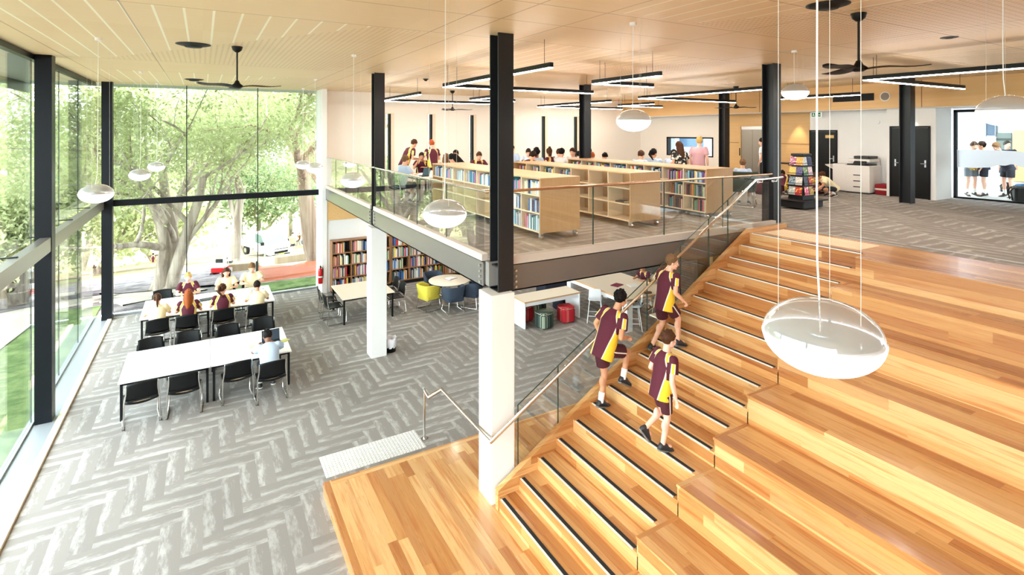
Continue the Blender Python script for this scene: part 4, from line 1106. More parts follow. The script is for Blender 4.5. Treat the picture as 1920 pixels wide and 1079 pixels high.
# a few books lying flat in the empty second bookcase
for k, (yy, z, c, rn) in enumerate(((8.1, .124, 'navy', 'bottom shelf, first bay'), (8.75, .124, 'grey', 'bottom shelf, second bay'), (8.2, .476, 'black', 'middle shelf, first bay'), (9.5, .124, 'teal', 'bottom shelf, third bay'))):
    me, t_, h, d = book_mesh(c, 1)
    o = place_book(me, (7.33, yy + .1, FZ + z + .015), 0, (1, 1, 1), '%s book lying flat on the %s of the half-empty bookcase' % (c, rn), 'books lying flat')
    o.rotation_euler = (R(-90), 0, R(4 * k)); o.location.y -= .1

# dark timber wall shelves on the lower far wall
M_oak = ply('oak shelf', (150, 104, 68), (166, 118, 80), axis='x'); M_back = mat('black shelf back', (22, 20, 20), 0.8)
def wall_shelf(x, w, cols, rows, z0, z1, label, y=18.42, dep=.33):
    t = thing('wall_bookcase', label, 'bookcase', (x, y, 0), 0, 'oak bookcases along the lower wall'); th = .03
    b = MB(); b.box(0, dep - .02, z0, w, dep, z1); b.build('back_panel', M_back, t)
    b = MB(); b.box(0.02, 0.03, 0, w - .02, dep, z0); b.build('plinth', M_blackm, t)
    d = w / cols
    for k in range(cols + 1):
        xx = min(max(k * d - th / 2, 0), w - th); b = MB(); b.box(xx, 0, z0, xx + th, dep - .02, z1); b.build('upright', M_oak, t)
    hs = (z1 - z0 - th) / rows
    for k in range(rows + 1):
        b = MB(); b.box(.01, .004, z0 + k * hs, w - .01, dep - .02, z0 + k * hs + th); b.build('shelf', M_oak, t)
    return hs, d, th
SPINES = ['white', 'cream', 'red', 'blue', 'green', 'grey', 'orange', 'navy', 'brown', 'yellow', 'pale blue', 'cream', 'white', 'pink']
WS = [(3.72, 1.3, 2, 4, .08, 1.76, 'oak bookcase with four shelves beside the fire extinguisher', 'oak bookcase by the extinguisher', 18.42),
      (5.12, .6, 1, 4, .08, 1.76, 'oak bookcase mostly hidden by the second white pillar', 'oak bookcase behind the pillar', 18.42),
      (5.74, 2.0, 3, 4, .12, 1.80, 'oak bookcase behind the yellow tub chair', 'oak bookcase behind the yellow chair', 18.42),
      (7.76, 2.0, 3, 4, .12, 1.80, 'oak bookcase behind the round table', 'oak bookcase behind the round table', 18.42)]
for x, w, cols, rows, z0, z1, l, nm, y in WS:
    hs, d, th = wall_shelf(x, w, cols, rows, z0, z1, l, y)
    for c in range(cols):
        for rw in range(rows):
            seed += 1
            st_ = NBOOK[0] >= 296
            lst = STUFF.setdefault('x', []) if st_ else None
            fr = (.97, .8, .92, .7, .95)[seed % 5]
            fill((x + c * d + th * .6, y, z0 + rw * hs + th), 'x', d - th * 1.2, hs - th, .28, SPINES,
                 (lambda cc, k, rw=rw, c=c, nm=nm: '%s book, %s along, %s shelf up, bay %s, %s' % (cc, ORD[k], ORD[rw], ('one', 'two', 'three')[c], nm)),
                 'books in the ' + nm, R(90), fr, seed, lst, 1.15)
if STUFF.get('x'):
    bmx = bmesh.new(); mats = []
    for me, M in STUFF['x']:
        n0 = len(bmx.faces); tmp = me.copy(); tmp.transform(M); bmx.from_mesh(tmp); bmx.faces.ensure_lookup_table()
        for m in tmp.materials:
            if m not in mats: mats.append(m)
        for f in bmx.faces[n0:]: f.material_index = mats.index(tmp.materials[f.material_index])
        bpy.data.meshes.remove(tmp)
    me = bpy.data.meshes.new('shelved_paperbacks'); bmx.to_mesh(me); bmx.free()
    for m in mats: me.materials.append(m)
    tag(link('shelved_books', me), 'remaining small books on the farther shelves upstairs and downstairs', 'books', None, 'stuff')
# ---------------------------------------------------------------- people
M_skin = {k: mat('skin ' + k, c, 0.55) for k, c in dict(fair=(232, 178, 148), tan=(206, 148, 112), deep=(128, 84, 62), pink=(236, 186, 164)).items()}
def hairmat(k, c):
    m = mat('hair ' + k, c, 0.6, spec=.15); t = NT(m); x, y, z = t.obpos()
    n = t.noise(t.vec(t.m1('MULTIPLY', x, 90), t.m1('MULTIPLY', y, 90), t.m1('MULTIPLY', z, 22)), 1.0, 2.0)
    t.col(t.mix(n, rgb(*[int(v * .55) for v in c]), rgb(*[min(255, int(v * 1.25)) for v in c]))); return m
M_hair = {k: hairmat(k, c) for k, c in dict(black=(20, 15, 14), brown=(76, 46, 28), dark=(40, 26, 20), light=(122, 90, 60), auburn=(150, 78, 38), red=(176, 84, 44), blond=(214, 172, 104), grey=(206, 192, 168)).items()}
def patmat(name, c0, c1, c2):
    """sports shirt: body colour with white-edged yellow side panels (cloth pattern stored on the mesh)"""
    m = mat(name, c0, 0.8); t = NT(m)
    a = t.new('ShaderNodeAttribute'); a.attribute_name = 'panel'; f = a.outputs['Fac']
    c = t.mix(t.sstep(f, -.003, .003), rgb(*c0), rgb(*c1)); c = t.mix(t.sstep(f, .010, .014), c, rgb(*c2)); t.col(c); return m
M_shirt = {'maroon': patmat('maroon sports shirt', (82, 10, 34), (236, 228, 206), (240, 196, 44)),
           'cream': mat('cream shirt', (240, 226, 186), 0.8), 'blue': mat('pale blue shirt', (188, 208, 232), 0.8),
           'floral': mat('floral', (30, 30, 34), 0.8), 'pink': mat('pink top', (204, 158, 164), 0.8), 'navy': mat('navy shirt', (40, 44, 66), 0.8), 'tan': mat('tan patterned top', (190, 150, 84), 0.8),
           'white': mat('white shirt', (236, 236, 238), 0.8), 'grey': mat('grey shirt', (140, 146, 156), 0.8)}
def blotch(m, c1, c2, sc, lo):
    t = NT(m); x, y, z = t.obpos(); n = t.noise(t.vec(x, y, z), sc, 3.0); t.col(t.mix(t.sstep(n, lo, lo + .04), rgb(*c1), rgb(*c2)))
blotch(M_shirt['floral'], (24, 24, 28), (226, 220, 208), 13, .52); blotch(M_shirt['tan'], (120, 82, 40), (216, 176, 100), 30, .45)
M_short = {'maroon': patmat('maroon shorts', (70, 16, 28), (236, 228, 216), (236, 228, 216)), 'navy': mat('navy shorts', (36, 38, 52), 0.8), 'grey': mat('grey shorts', (110, 116, 126), 0.8), 'black': mat('black trousers', (26, 26, 28), 0.8)}
M_shoe = mat('dark shoe', (44, 44, 48), 0.5); M_sole = mat('grey sole', (120, 118, 116), 0.6); M_sole2 = mat('white sole', (232, 230, 226), 0.5); M_lace = mat('orange trim', (226, 84, 54), 0.5)
M_sock = mat('white sock', (242, 242, 240), 0.8); M_eye = mat('eye white', (244, 240, 236), 0.3); M_iris = mat('dark iris', (50, 36, 28), 0.2); M_lip = mat('lip', (186, 104, 96), 0.5)
V = Vector
def remesh(mb, vox, smooth=4, name='body'):
    """fuse overlapping forms into one continuous skin"""
    me = mb.mesh(name, []); o = bpy.data.objects.new('tmp', me); COL.objects.link(o)
    m = o.modifiers.new('r', 'REMESH'); m.mode = 'VOXEL'; m.voxel_size = vox; m.use_smooth_shade = True
    if smooth: s = o.modifiers.new('s', 'SMOOTH'); s.factor = 0.5; s.iterations = smooth
    dg = bpy.context.evaluated_depsgraph_get(); dg.update()
    r = bpy.data.meshes.new_from_object(o.evaluated_get(dg)); r.name = name
    bpy.data.objects.remove(o); bpy.data.meshes.remove(me)
    return r
def hrot(yaw, pitch): return Matrix.Rotation(R(yaw), 3, 'Z') @ Matrix.Rotation(R(-pitch), 3, 'X')   # pitch>0 looks down
def hand(b, w, elbow, s, curl=35, side=1, spread=0.0):
    """palm, four fingers and a thumb leaving the side of the palm"""
    d = (w - elbow).normalized(); up = V((0, 0, 1)); lat = d.cross(up)
    lat = lat.normalized() if lat.length > .1 else V((side, 0, 0)); nr = lat.cross(d).normalized()
    lat = lat * side
    c = w + d * .045 * s
    rot = Matrix((lat, d, nr)).transposed()
    b.ell(c, (.038 * s, .05 * s, .0165 * s), rot, 12, 8)
    for k, (off, ln) in enumerate(((-.029, .062), (-.0095, .07), (.0105, .066), (.029, .052))):
        p0 = c + d * .036 * s + lat * off * s; a = R(curl)
        p1 = p0 + (d * math.cos(a * .5) - nr * math.sin(a * .5)) * ln * .5 * s; p2 = p1 + (d * math.cos(a * 1.4) - nr * math.sin(a * 1.4)) * ln * .5 * s
        b.cap(p0, p1, .0085 * s, .0082 * s, 8); b.cap(p1, p2, .0082 * s, .0072 * s, 8)
    t0 = c - d * .02 * s - lat * .03 * s; t1 = t0 + (d * .6 - lat * .75 - nr * .25).normalized() * .036 * s; t2 = t1 + (d * .9 - lat * .2 - nr * .4).normalized() * .03 * s
    b.cap(t0, t1, .012 * s, .0095 * s, 8); b.cap(t1, t2, .0095 * s, .008 * s, 8)
def mid(a, b, t): return a + (b - a) * t
class Pose: pass
def make_pose(J, yaw=0, pitch=10, s=1.0, curl=35):
    p = Pose(); p.J = {k: V(v) for k, v in J.items()}; p.H = hrot(yaw, pitch); p.s = s; p.curl = curl
    j = p.J; p.right = (j['rs'] - j['ls']).normalized(); p.upv = (j['neck'] - j['pelvis']).normalized(); p.fw = p.upv.cross(p.right).normalized()
    p.right = p.fw.cross(p.upv).normalized()
    return p
def head_c(p): return p.J['head']
def body_mesh(p, vox):
    j, s, H = p.J, p.s, p.H; b = MB(); hc = j['head']; k = s ** .45
    L = lambda x, y, z: hc + H @ V((x * k, y * k, z * k))
    b.ell(L(0, -.008, .02), (.076 * k, .094 * k, .098 * k), H, 20, 14)                 # cranium
    b.ell(L(0, .022, -.05), (.058 * k, .066 * k, .066 * k), H, 16, 10)                  # face and jaw
    b.ell(L(0, .062, -.098), (.025 * k, .022 * k, .018 * k), H, 12, 8)                  # chin
    b.cap(L(0, .086, .0), L(0, .104, -.038), .009 * k, .0135 * k, 8)                    # nose
    b.cap(L(-.038, .074, .018), L(.038, .074, .018), .011 * k, .011 * k, 8)             # brow
    for e in (-1, 1):
        b.ell(L(e * .077, -.004, -.018), (.01 * k, .02 * k, .032 * k), H, 10, 8)        # ears
        b.ell(L(e * .036, .066, -.045), (.022 * k, .02 * k, .022 * k), H, 10, 8)        # cheeks
    b.cap(j['neck'] - p.upv * .05 * s, L(0, -.018, -.06), .056 * s, .05 * k)
    up, rt, fw = p.upv, p.right, p.fw
    pv, ch, nk = j['pelvis'], j['chest'], j['neck']
    b.loft([(pv - up * .05 * s, rt * .12 * s, fw * .085 * s), (pv + up * .05 * s, rt * .135 * s, fw * .09 * s), (mid(pv, ch, .5), rt * .118 * s, fw * .08 * s), (ch, rt * .145 * s, fw * .095 * s), (mid(ch, nk, .55), rt * .13 * s, fw * .08 * s), (nk - up * .01 * s, rt * .07 * s, fw * .06 * s)], 20)
    for q, sd in (('r', 1), ('l', -1)):
        sh, el, wr = j[q + 's'], j[q + 'e'], j[q + 'w']; b.cap(mid(ch, nk, .6), sh, .055 * s, .05 * s); b.cap(sh, el, .046 * s, .037 * s); b.cap(el, mid(el, wr, .35), .037 * s, .038 * s); b.cap(mid(el, wr, .35), wr, .038 * s, .024 * s)
        hand(b, wr, el, s ** .7, p.curl, sd)
        hp, kn, an, to = j[q + 'h'], j[q + 'k'], j[q + 'a'], j[q + 't']
        b.cap(hp, kn, .078 * s, .05 * s); b.cap(kn, an, .048 * s, .034 * s); b.ell(mid(kn, an, .3) - (to - an).normalized() * .018 * s, (.047 * s, .052 * s, .09 * s), None, 12, 8)
        b.cap(an - V((0, 0, .02 * s)), mid(an, to, .8) , .035 * s, .03 * s)
    return remesh(b, vox)
def torso_secs(p, g, hem):
    up, rt, fw, s = p.upv, p.right, p.fw, p.s; pv, ch, nk = p.J['pelvis'], p.J['chest'], p.J['neck']
    return [(pv - up * hem * s, rt * (.178 + g) * s, fw * (.138 + g) * s), (pv + up * .04 * s, rt * (.172 + g) * s, fw * (.13 + g) * s), (mid(pv, ch, .5), rt * (.166 + g) * s, fw * (.124 + g) * s), (ch, rt * (.18 + g) * s, fw * (.126 + g) * s), (mid(ch, nk, .5), rt * (.172 + g) * s, fw * (.106 + g) * s), (mid(ch, nk, .86), rt * (.10 + g) * s, fw * (.075 + g) * s), (nk - up * .008, rt * .072 * s, fw * .066 * s)]
def shirt_mesh(p, vox, hem=.09, sleeve=.62, pattern=True):
    b = MB(); j, s = p.J, p.s; b.loft(torso_secs(p, .004, hem), 24)
    for q in 'rl':
        sh, el = j[q + 's'], j[q + 'e']; ctr = mid(j['chest'], j['neck'], .5); d = (el - sh).normalized()
        b.cap(ctr, sh, .07 * s, .06 * s); b.cap(sh - d * .01, sh + d * .02, .062 * s, .06 * s)
        b.cyl(sh, mid(sh, el, sleeve), .066 * s, .078 * s, 14)
    me = remesh(b, vox, 3, 'shirt')
    if pattern:
        n = len(me.vertices); co_ = np.zeros(n * 3); me.vertices.foreach_get('co', co_); co_ = co_.reshape(-1, 3); out = np.full(n, -1.0)
        rt, up, fw = (np.array(v) for v in (p.right, p.upv, p.fw)); pv = np.array(j['pelvis']); L = (j['neck'] - j['pelvis']).length
        r_ = co_ - pv; x = r_ @ rt; z = (r_ @ up) / L; y = r_ @ fw
        # side panel: bounded by a line that runs from the hem up to the armpit then over the shoulder
        xb = np.where(z < .62, .108 + .035 * np.clip(z, -.3, .62) / .62, .143 - .09 * (z - .62) / .38) * s
        torso = np.abs(x) - xb; width = np.where(z > .66, .062, 1.0) * s
        out = np.where(z > .66, np.minimum(torso, width - torso), torso)
        for q in 'rl':
            sh, el = np.array(j[q + 's']), np.array(j[q + 'e']); d = el - sh; ln = np.linalg.norm(d); d /= ln
            w = co_ - sh; t = w @ d; rad = w - np.outer(t, d); dist = np.linalg.norm(rad, axis=1)
            sg = 1 if q == 'r' else -1
            bk = -fw * .75 + rt * sg * .9; bk = bk - d * (bk @ d); bk /= np.linalg.norm(bk)
            ang = np.arccos(np.clip((rad @ bk) / np.maximum(dist, 1e-6), -1, 1)) * .062 * s
            on = (t > .03) & (dist < .085 * s) & (t < ln)
            out = np.where(on, .027 * s - ang, out)
        a = me.attributes.new('panel', 'FLOAT', 'POINT'); a.data.foreach_set('value', out.astype(np.float32))
    return me
def shorts_mesh(p, vox, leg=.62, g=0.0):
    b = MB(); j, s = p.J, p.s; up, rt, fw, pv = p.upv, p.right, p.fw, j['pelvis']
    b.loft([(pv - up * .07 * s, rt * .13 * s, fw * .10 * s), (pv - up * .02 * s, rt * .15 * s, fw * .115 * s), (pv + up * .08 * s, rt * .14 * s, fw * .10 * s)], 20)
    for q in 'rl':
        hp, kn = j[q + 'h'], j[q + 'k']; b.cap(hp, mid(hp, kn, .2), .092 * s, .09 * s); b.cyl(mid(hp, kn, .1), mid(hp, kn, leg), .1 * s, (.1 if leg < .8 else .078) * s, 16)
        if leg > .95:
            b.cap(mid(hp, kn, .8), kn, .075 * s, .068 * s); b.cyl(kn, mid(kn, j[q + 'a'], .95), .066 * s, .055 * s, 14)
    me = remesh(b, vox, 3, 'shorts'); n = len(me.vertices); co_ = np.zeros(n * 3); me.vertices.foreach_get('co', co_); co_ = co_.reshape(-1, 3); out = np.full(n, -1.0)
    for q, sg in (('r', 1), ('l', -1)):
        hp, kn = np.array(j[q + 'h']), np.array(j[q + 'k']); d = (kn - hp) / np.linalg.norm(kn - hp); w = co_ - hp; t = w @ d; rad = w - np.outer(t, d); dist = np.maximum(np.linalg.norm(rad, axis=1), 1e-6)
        o = np.array(rt) * sg; o = o - d * (o @ d); o /= np.linalg.norm(o); ang = np.arccos(np.clip((rad @ o) / dist, -1, 1)) * .09 * s
        out = np.where((co_ - np.array(pv)) @ np.array(rt) * sg > 0, .008 * s - ang, out)
    me.attributes.new('panel', 'FLOAT', 'POINT').data.foreach_set('value', out.astype(np.float32)); return me
def shoe_mesh(p, q, vox=None):
    j, s = p.J, p.s; an, to = j[q + 'a'], j[q + 't']; d = (to - an); d = d.normalized()
    sh = (an - j[q + 'k']).normalized(); lat = d.cross(sh); lat = lat.normalized() if lat.length > .05 else V((1, 0, 0)); nr = lat.cross(d).normalized()
    if nr.z < 0: nr, lat = -nr, -lat
    o = an - d * .055 * s - nr * .035 * s; L = .255 * s; b = MB()
    pr = [(0, .028, .03), (.08, .038, .05), (.28, .036, .058), (.5, .04, .045), (.75, .046, .03), (.93, .036, .022), (1.0, .018, .014)]
    b.loft([(o + d * (t * L) + nr * (-.03 * s + h * s), lat * w * s, nr * h * s) for t, w, h in pr], 16, 0)
    b.loft([(o + d * (t * L) + nr * (-.034 * s), lat * (w + .004) * s, nr * .014 * s) for t, w, h in pr], 16, 1)
    return b
def sock_mesh(p, q, hgt=.14):
    j, s = p.J, p.s; an, kn = j[q + 'a'], j[q + 'k']; b = MB(); top = an + (kn - an).normalized() * hgt * s
    b.cyl(an - V((0, 0, .01)), top, .041 * s, .045 * s, 14); return b
def hair_mesh(p, style):
    k = p.s ** .45; H, hc = p.H, p.J['head']; b = MB(); r = random.Random(len(style)); L = lambda x, y, z: hc + H @ V((x * k, y * k, z * k))
    b.ell(L(0, -.014, .028), (.086 * k, .1 * k, .104 * k), H, 24, 16)
    if style in ('curly', 'afro'):
        for _ in range(90):
            u = V((r.gauss(0, 1), r.gauss(0, 1), r.gauss(0, 1))).normalized()
            if u.z < -.45 or (u.y > .5 and u.z < .5): continue
            b.ell(L(u.x * .086, -.014 + u.y * .096, .03 + u.z * .105), (.021 * k,) * 3, None, 8, 6)
    else:
        for _ in range(46):
            u = V((r.gauss(0, 1), r.gauss(0, 1), r.gauss(0, 1))).normalized()
            if u.z < -.2 or (u.y > .6 and u.z < .45): continue
            b.ell(L(u.x * .078, -.014 + u.y * .09, .03 + u.z * .098), (.017 * k, .03 * k, .014 * k), H, 8, 6)
    me = remesh(b, .008, 2, 'hair')
    bm = bmesh.new(); bm.from_mesh(me)                      # trim at the hairline: forehead down to nape
    for pt, nv in ((L(0, .074, .062), H @ V((0, .62, -.60))), ):
        res = bmesh.ops.bisect_plane(bm, geom=bm.verts[:] + bm.edges[:] + bm.faces[:], plane_co=pt, plane_no=nv, clear_outer=True)
        bmesh.ops.holes_fill(bm, edges=[e for e in bm.edges if e.is_boundary])
    res = bmesh.ops.bisect_plane(bm, geom=bm.verts[:] + bm.edges[:] + bm.faces[:], plane_co=L(0, -.06, -.062), plane_no=H @ V((0, .25, -1)), clear_outer=True)
    bmesh.ops.holes_fill(bm, edges=[e for e in bm.edges if e.is_boundary])
    bm.to_mesh(me); bm.free()
    if style in ('long', 'pony', 'bun'):
        b = MB(); up, fw = p.upv, p.fw
        if style == 'long':
            bk = p.J['neck'] - fw * .085 * p.s
            b.cap(L(0, -.085, .0), bk + up * .02, .07 * k, .075 * k); b.cap(bk + up * .02, bk - up * .16 * p.s - fw * .03, .075 * k, .05 * k)
            for e in (-1, 1): b.cap(L(e * .07, -.03, .0), L(e * .08, -.03, -.1), .03 * k, .035 * k); b.cap(L(e * .08, -.03, -.1), bk + p.right * e * .06 - up * .1, .035 * k, .03 * k)
        if style == 'pony':
            b.ell(L(0, -.115, .04), (.028 * k,) * 3, None, 10, 8); b.cap(L(0, -.12, .04), L(0, -.15, -.05), .03 * k, .032 * k); b.cap(L(0, -.15, -.05), p.J['neck'] - fw * .12 * p.s - up * .06, .032 * k, .016 * k)
        if style == 'bun': b.ell(L(0, -.07, .125), (.042 * k, .042 * k, .036 * k), None, 12, 8); b.cap(L(0, -.09, .02), L(0, -.09, -.09), .06 * k, .05 * k)
        me2 = remesh(b, .009, 3, 'hair'); bm = bmesh.new(); bm.from_mesh(me); bm.from_mesh(me2); bm.to_mesh(me); bm.free(); bpy.data.meshes.remove(me2)
    for f in me.polygons: f.use_smooth = True
    return me
PC = {}
def cache(key, fn):
    if key not in PC: PC[key] = fn()
    return PC[key]
def setmat(o, mats):
    me = o.data
    while len(me.materials) < len(mats): me.materials.append(mats[len(me.materials)])
    for i, m in enumerate(mats): o.material_slots[i].link = 'OBJECT'; o.material_slots[i].material = m
def person(pkey, p, label, loc, rz, skin='fair', hair=('short', 'brown'), shirt='maroon', short='maroon', vox=.013, sock=True, shoe=(M_shoe, M_sole), leg=.62, scale=1.0, group=None, eyes=True, feet=True, hem=.09, sleeve=.62, lower=True):
    t = thing('person', label, 'person', loc, R(rz), group)
    if scale != 1.0: t.scale = (scale,) * 3
    o = link('body', cache((pkey, 'b', vox), lambda: body_mesh(p, vox)), t); setmat(o, [M_skin[skin]])
    o = link('hair', cache((pkey, 'h', hair[0]), lambda: hair_mesh(p, hair[0])), t); setmat(o, [M_hair[hair[1]]])
    pat = shirt == 'maroon'
    o = link('shirt', cache((pkey, 's', vox, hem, sleeve), lambda: shirt_mesh(p, min(vox, .011), hem, sleeve)), t); setmat(o, [M_shirt[shirt]])
    if lower:
        o = link('trousers' if leg > .95 else 'shorts', cache((pkey, 'p', leg), lambda: shorts_mesh(p, min(vox, .012), leg)), t); setmat(o, [M_short[short]])
    if feet:
        for q in 'rl':
            o = link('shoe', cache((pkey, 'f', q), lambda: shoe_mesh(p, q).mesh('shoe', [M_shoe, M_sole])), t); setmat(o, list(shoe))
            if sock and leg < .95: o = link('sock', cache((pkey, 'k', q), lambda: sock_mesh(p, q).mesh('sock', [M_sock])), t)
    if eyes:
        k = p.s ** .45
        for e in (-1, 1):
            def ey(e=e):
                b = MB(); c = p.J['head'] + p.H @ V((e * .031 * k, .076 * k, -.008 * k)); b.ell(c, (.0125 * k,) * 3, None, 10, 8, 0); b.ell(c + p.H @ V((0, .008 * k, 0)), (.006 * k,) * 3, None, 8, 6, 1); return b.mesh('eye', [M_eye, M_iris])
            link('eye', cache((pkey, 'e', e), ey), t)
        def mo():
            b = MB(); c = p.J['head'] + p.H @ V((0, .086 * k, -.068 * k)); b.ell(c, (.02 * k, .006 * k, .006 * k), p.H, 10, 6); return b.mesh('mouth', [M_lip])
        link('mouth', cache((pkey, 'm'), mo), t)
    return t

# ---- the three boys on the stair (each faces up the flight, +X)
JA = dict(pelvis=(0, -.02, .93), chest=(.0, .13, 1.27), neck=(.02, .21, 1.45), head=(.045, .285, 1.60), rs=(.19, .19, 1.37), ls=(-.17, .17, 1.40), re=(.27, .04, 1.13), rw=(.215, .24, 1.075), le=(-.3, .1, 1.17), lw=(-.27, .16, 1.0),
          rh=(.085, 0, .90), rk=(.11, .36, .80), ra=(.10, .27, .42), rt=(.11, .40, .35), lh=(-.085, -.02, .90), lk=(-.07, .05, .49), la=(-.06, -.04, .09), lt=(-.05, .10, .05))
pA = make_pose(JA, -8, 14, 1.03, 95)
person('A', pA, 'curly-haired boy in maroon and yellow, right knee raised, climbing beside the handrail', (5.2, 6.22, 1.295), -90 + 6, 'tan', ('curly', 'black'), vox=.0065, sock=True, hem=.16, leg=.7)
JB = dict(pelvis=(0, 0, .86), chest=(-.02, .07, 1.17), neck=(-.01, .11, 1.335), head=(.02, .15, 1.475), rs=(.165, .09, 1.27), ls=(-.18, .09, 1.27), re=(.24, -.02, 1.06), rw=(.27, .12, .93), le=(-.30, .16, 1.14), lw=(-.275, .33, 1.28),
          rh=(.08, 0, .84), rk=(.13, .16, .60), ra=(.2, .08, .27), rt=(.21, .21, .235), lh=(-.08, -.01, .84), lk=(-.13, .09, .47), la=(-.2, -.08, .10), lt=(-.2, .05, .05))
pB = make_pose(JB, -38, 8, .96, 70)
person('B', pB, 'fair-haired boy in maroon and yellow highest on the stair, left hand on rail', (6.4, 6.2, 1.85), -90, 'fair', ('short', 'light'), vox=.0065, sock=False, hem=.14, leg=.75)
JC = dict(pelvis=(0, 0, .80), chest=(.0, .06, 1.10), neck=(.0, .09, 1.26), head=(.0, .125, 1.405), rs=(.165, .07, 1.19), ls=(-.165, .07, 1.19), re=(.215, .0, .96), rw=(.215, .06, .74), le=(-.22, .0, .97), lw=(-.2, .17, .90),
          rh=(.08, 0, .78), rk=(.085, .03, .43), ra=(.07, -.03, .085), rt=(.08, .10, .045), lh=(-.08, 0, .78), lk=(-.1, .10, .45), la=(-.11, -.17, .24), lt=(-.11, -.09, .13))
pC = make_pose(JC, -6, 6, .93, 25)
person('C', pC, 'brown-haired boy in maroon and yellow lowest on the stair, left heel lifting', (5.18, 5.08, 1.295), -90 - 8, 'pink', ('short', 'brown'), vox=.0065, sock=False, shoe=(M_shoe, M_sole), hem=.14, leg=.8)
# ---------------------------------------------------------------- seated and standing pupils
def seat_pose(lean, hz, pitch, yaw=0, arms='table'):
    """lean: how far the chest goes forward; hz: head-centre height"""
    d = hz - .53; J = dict(pelvis=(0, -.02, .53), chest=(0, -.02 + lean * .55, .53 + d * .52), neck=(0, -.02 + lean * .86, .53 + d * .79), head=(0, -.02 + lean * 1.12, hz))
    sz = .53 + d * .69; sy = -.02 + lean * .72
    J.update(rs=(.165, sy, sz), ls=(-.165, sy, sz), rh=(.085, .0, .51), lh=(-.085, .0, .51), rk=(.12, .42, .50), lk=(-.12, .42, .50), ra=(.11, .40, .10), la=(-.13, .36, .10), rt=(.12, .53, .055), lt=(-.15, .49, .055))
    if arms == 'table': J.update(re=(.25, sy + .1, .74), le=(-.25, sy + .1, .74), rw=(.13, sy + .3, .78), lw=(-.13, sy + .3, .78))
    elif arms == 'lap': J.update(re=(.22, sy, sz - .24), le=(-.22, sy, sz - .24), rw=(.1, sy + .2, .64), lw=(-.1, sy + .2, .64))
    elif arms == 'chin': J.update(re=(.2, sy + .22, .76), le=(-.25, sy + .1, .74), rw=(.07, sy + .25, .97), lw=(-.1, sy + .28, .78))
    return make_pose(J, yaw, pitch, .97, 30)
P_SEAT = {'write': seat_pose(.2, 1.10, 30), 'type': seat_pose(.12, 1.14, 18), 'up': seat_pose(.05, 1.17, 8, 15, 'lap'), 'turn': seat_pose(.1, 1.15, 10, -40), 'low': seat_pose(.33, .98, 45), 'chin': seat_pose(.2, 1.08, 12, 10, 'chin')}
def stand_pose(lean=.0, pitch=10, yaw=0, arms='down'):
    J = dict(pelvis=(0, 0, .84), chest=(0, .02 + lean * .5, 1.14), neck=(0, .03 + lean * .85, 1.30), head=(0, .06 + lean * 1.1, 1.44 - lean * .1), rs=(.17, .03 + lean * .75, 1.235), ls=(-.17, .03 + lean * .75, 1.235), re=(.225, .0 + lean * .6, 1.0), le=(-.225, lean * .6, 1.0),
             rw=(.21, .08 + lean * .7, .79), lw=(-.21, .08 + lean * .7, .79), rh=(.085, 0, .82), lh=(-.085, 0, .82), rk=(.1, .03, .45), lk=(-.1, .02, .45), ra=(.11, -.02, .085), la=(-.11, -.02, .085), rt=(.14, .11, .045), lt=(-.14, .11, .045))
    if arms == 'front': J.update(rw=(.1, .25 + lean, .98), lw=(-.1, .25 + lean, .98))
    return make_pose(J, yaw, pitch, .95, 25)
P_STAND = {'still': stand_pose(), 'lean': stand_pose(.24, 32, 0, 'front'), 'busy': stand_pose(.04, 22, 0, 'front'), 'look': stand_pose(.0, 4, 30)}
def sitter(kind, label, x, y, rz, skin, hair, shirt, z=0.0, s=1.0, short=None, chairlabel=None):
    person('seat_' + kind, P_SEAT[kind], label, (x, y, z), rz, skin, hair, shirt, short or ('maroon' if shirt == 'maroon' else 'navy'), .014, True, (M_shoe, M_sole2), .8, s)
    if chairlabel: chair(x, y + .0, rz, chairlabel, z, 'black sled chairs upstairs')
def stander(kind, label, x, y, rz, skin, hair, shirt, z, s=1.0, short='maroon', **kw):
    return person('stand_' + kind, P_STAND[kind], label, (x, y, z), rz, skin, hair, shirt, short, .014, True, (M_shoe, M_sole2), kw.pop('leg', .7), s, **kw)
# ground floor, far pair of tables
sitter('write', 'girl in cream shirt with brown ponytail seen from behind at the far table', -.98, 16.0, 4, 'fair', ('pony', 'brown'), 'cream', 0, 1.08)
sitter('type', 'girl in maroon with long auburn hair seen from behind at the far table', -.32, 15.97, -3, 'fair', ('long', 'auburn'), 'maroon', 0, 1.08)
sitter('turn', 'girl in maroon with brown ponytail turning beside the table joint', .46, 16.07, 2, 'fair', ('pony', 'brown'), 'maroon', 0, 1.08)
sitter('write', 'short-haired pupil in cream shirt before the open dark laptop', 1.28, 16.02, -3, 'tan', ('short', 'dark'), 'cream', 0, 1.08)
sitter('type', 'blond boy in maroon facing the camera behind a silver laptop', -.36, 18.03, 180, 'pink', ('short', 'blond'), 'maroon', 0, 1.1)
sitter('type', 'long-haired girl in cream facing the camera at the far table', .6, 18.08, 184, 'fair', ('long', 'brown'), 'cream', 0, 1.1)
sitter('write', 'broad man in cream shirt facing the camera at the far table end', 1.3, 18.12, 176, 'fair', ('short', 'light'), 'cream', 0, 1.2)
sitter('low', 'black-haired pupil in pale blue shirt bent over the near table laptop', 1.2, 12.0, 2, 'deep', ('short', 'black'), 'blue', 0, 1.12)
# high table under the mezzanine
def perch(kind, label, x, y, rz, skin, hair, shirt, s=1.0):
    sitter(kind, label, x, y, rz, skin, hair, shirt, .16, s); stool(x, y, rz, 'white bar stool under the ' + label.split(' at ')[0])
perch('write', 'black-haired boy in maroon and yellow at the high table', 11.85, 12.2, 92, 'tan', ('short', 'black'), 'maroon')
perch('type', 'long fair-haired girl in cream at the high table', 11.9, 11.6, 95, 'fair', ('long', 'light'), 'cream')
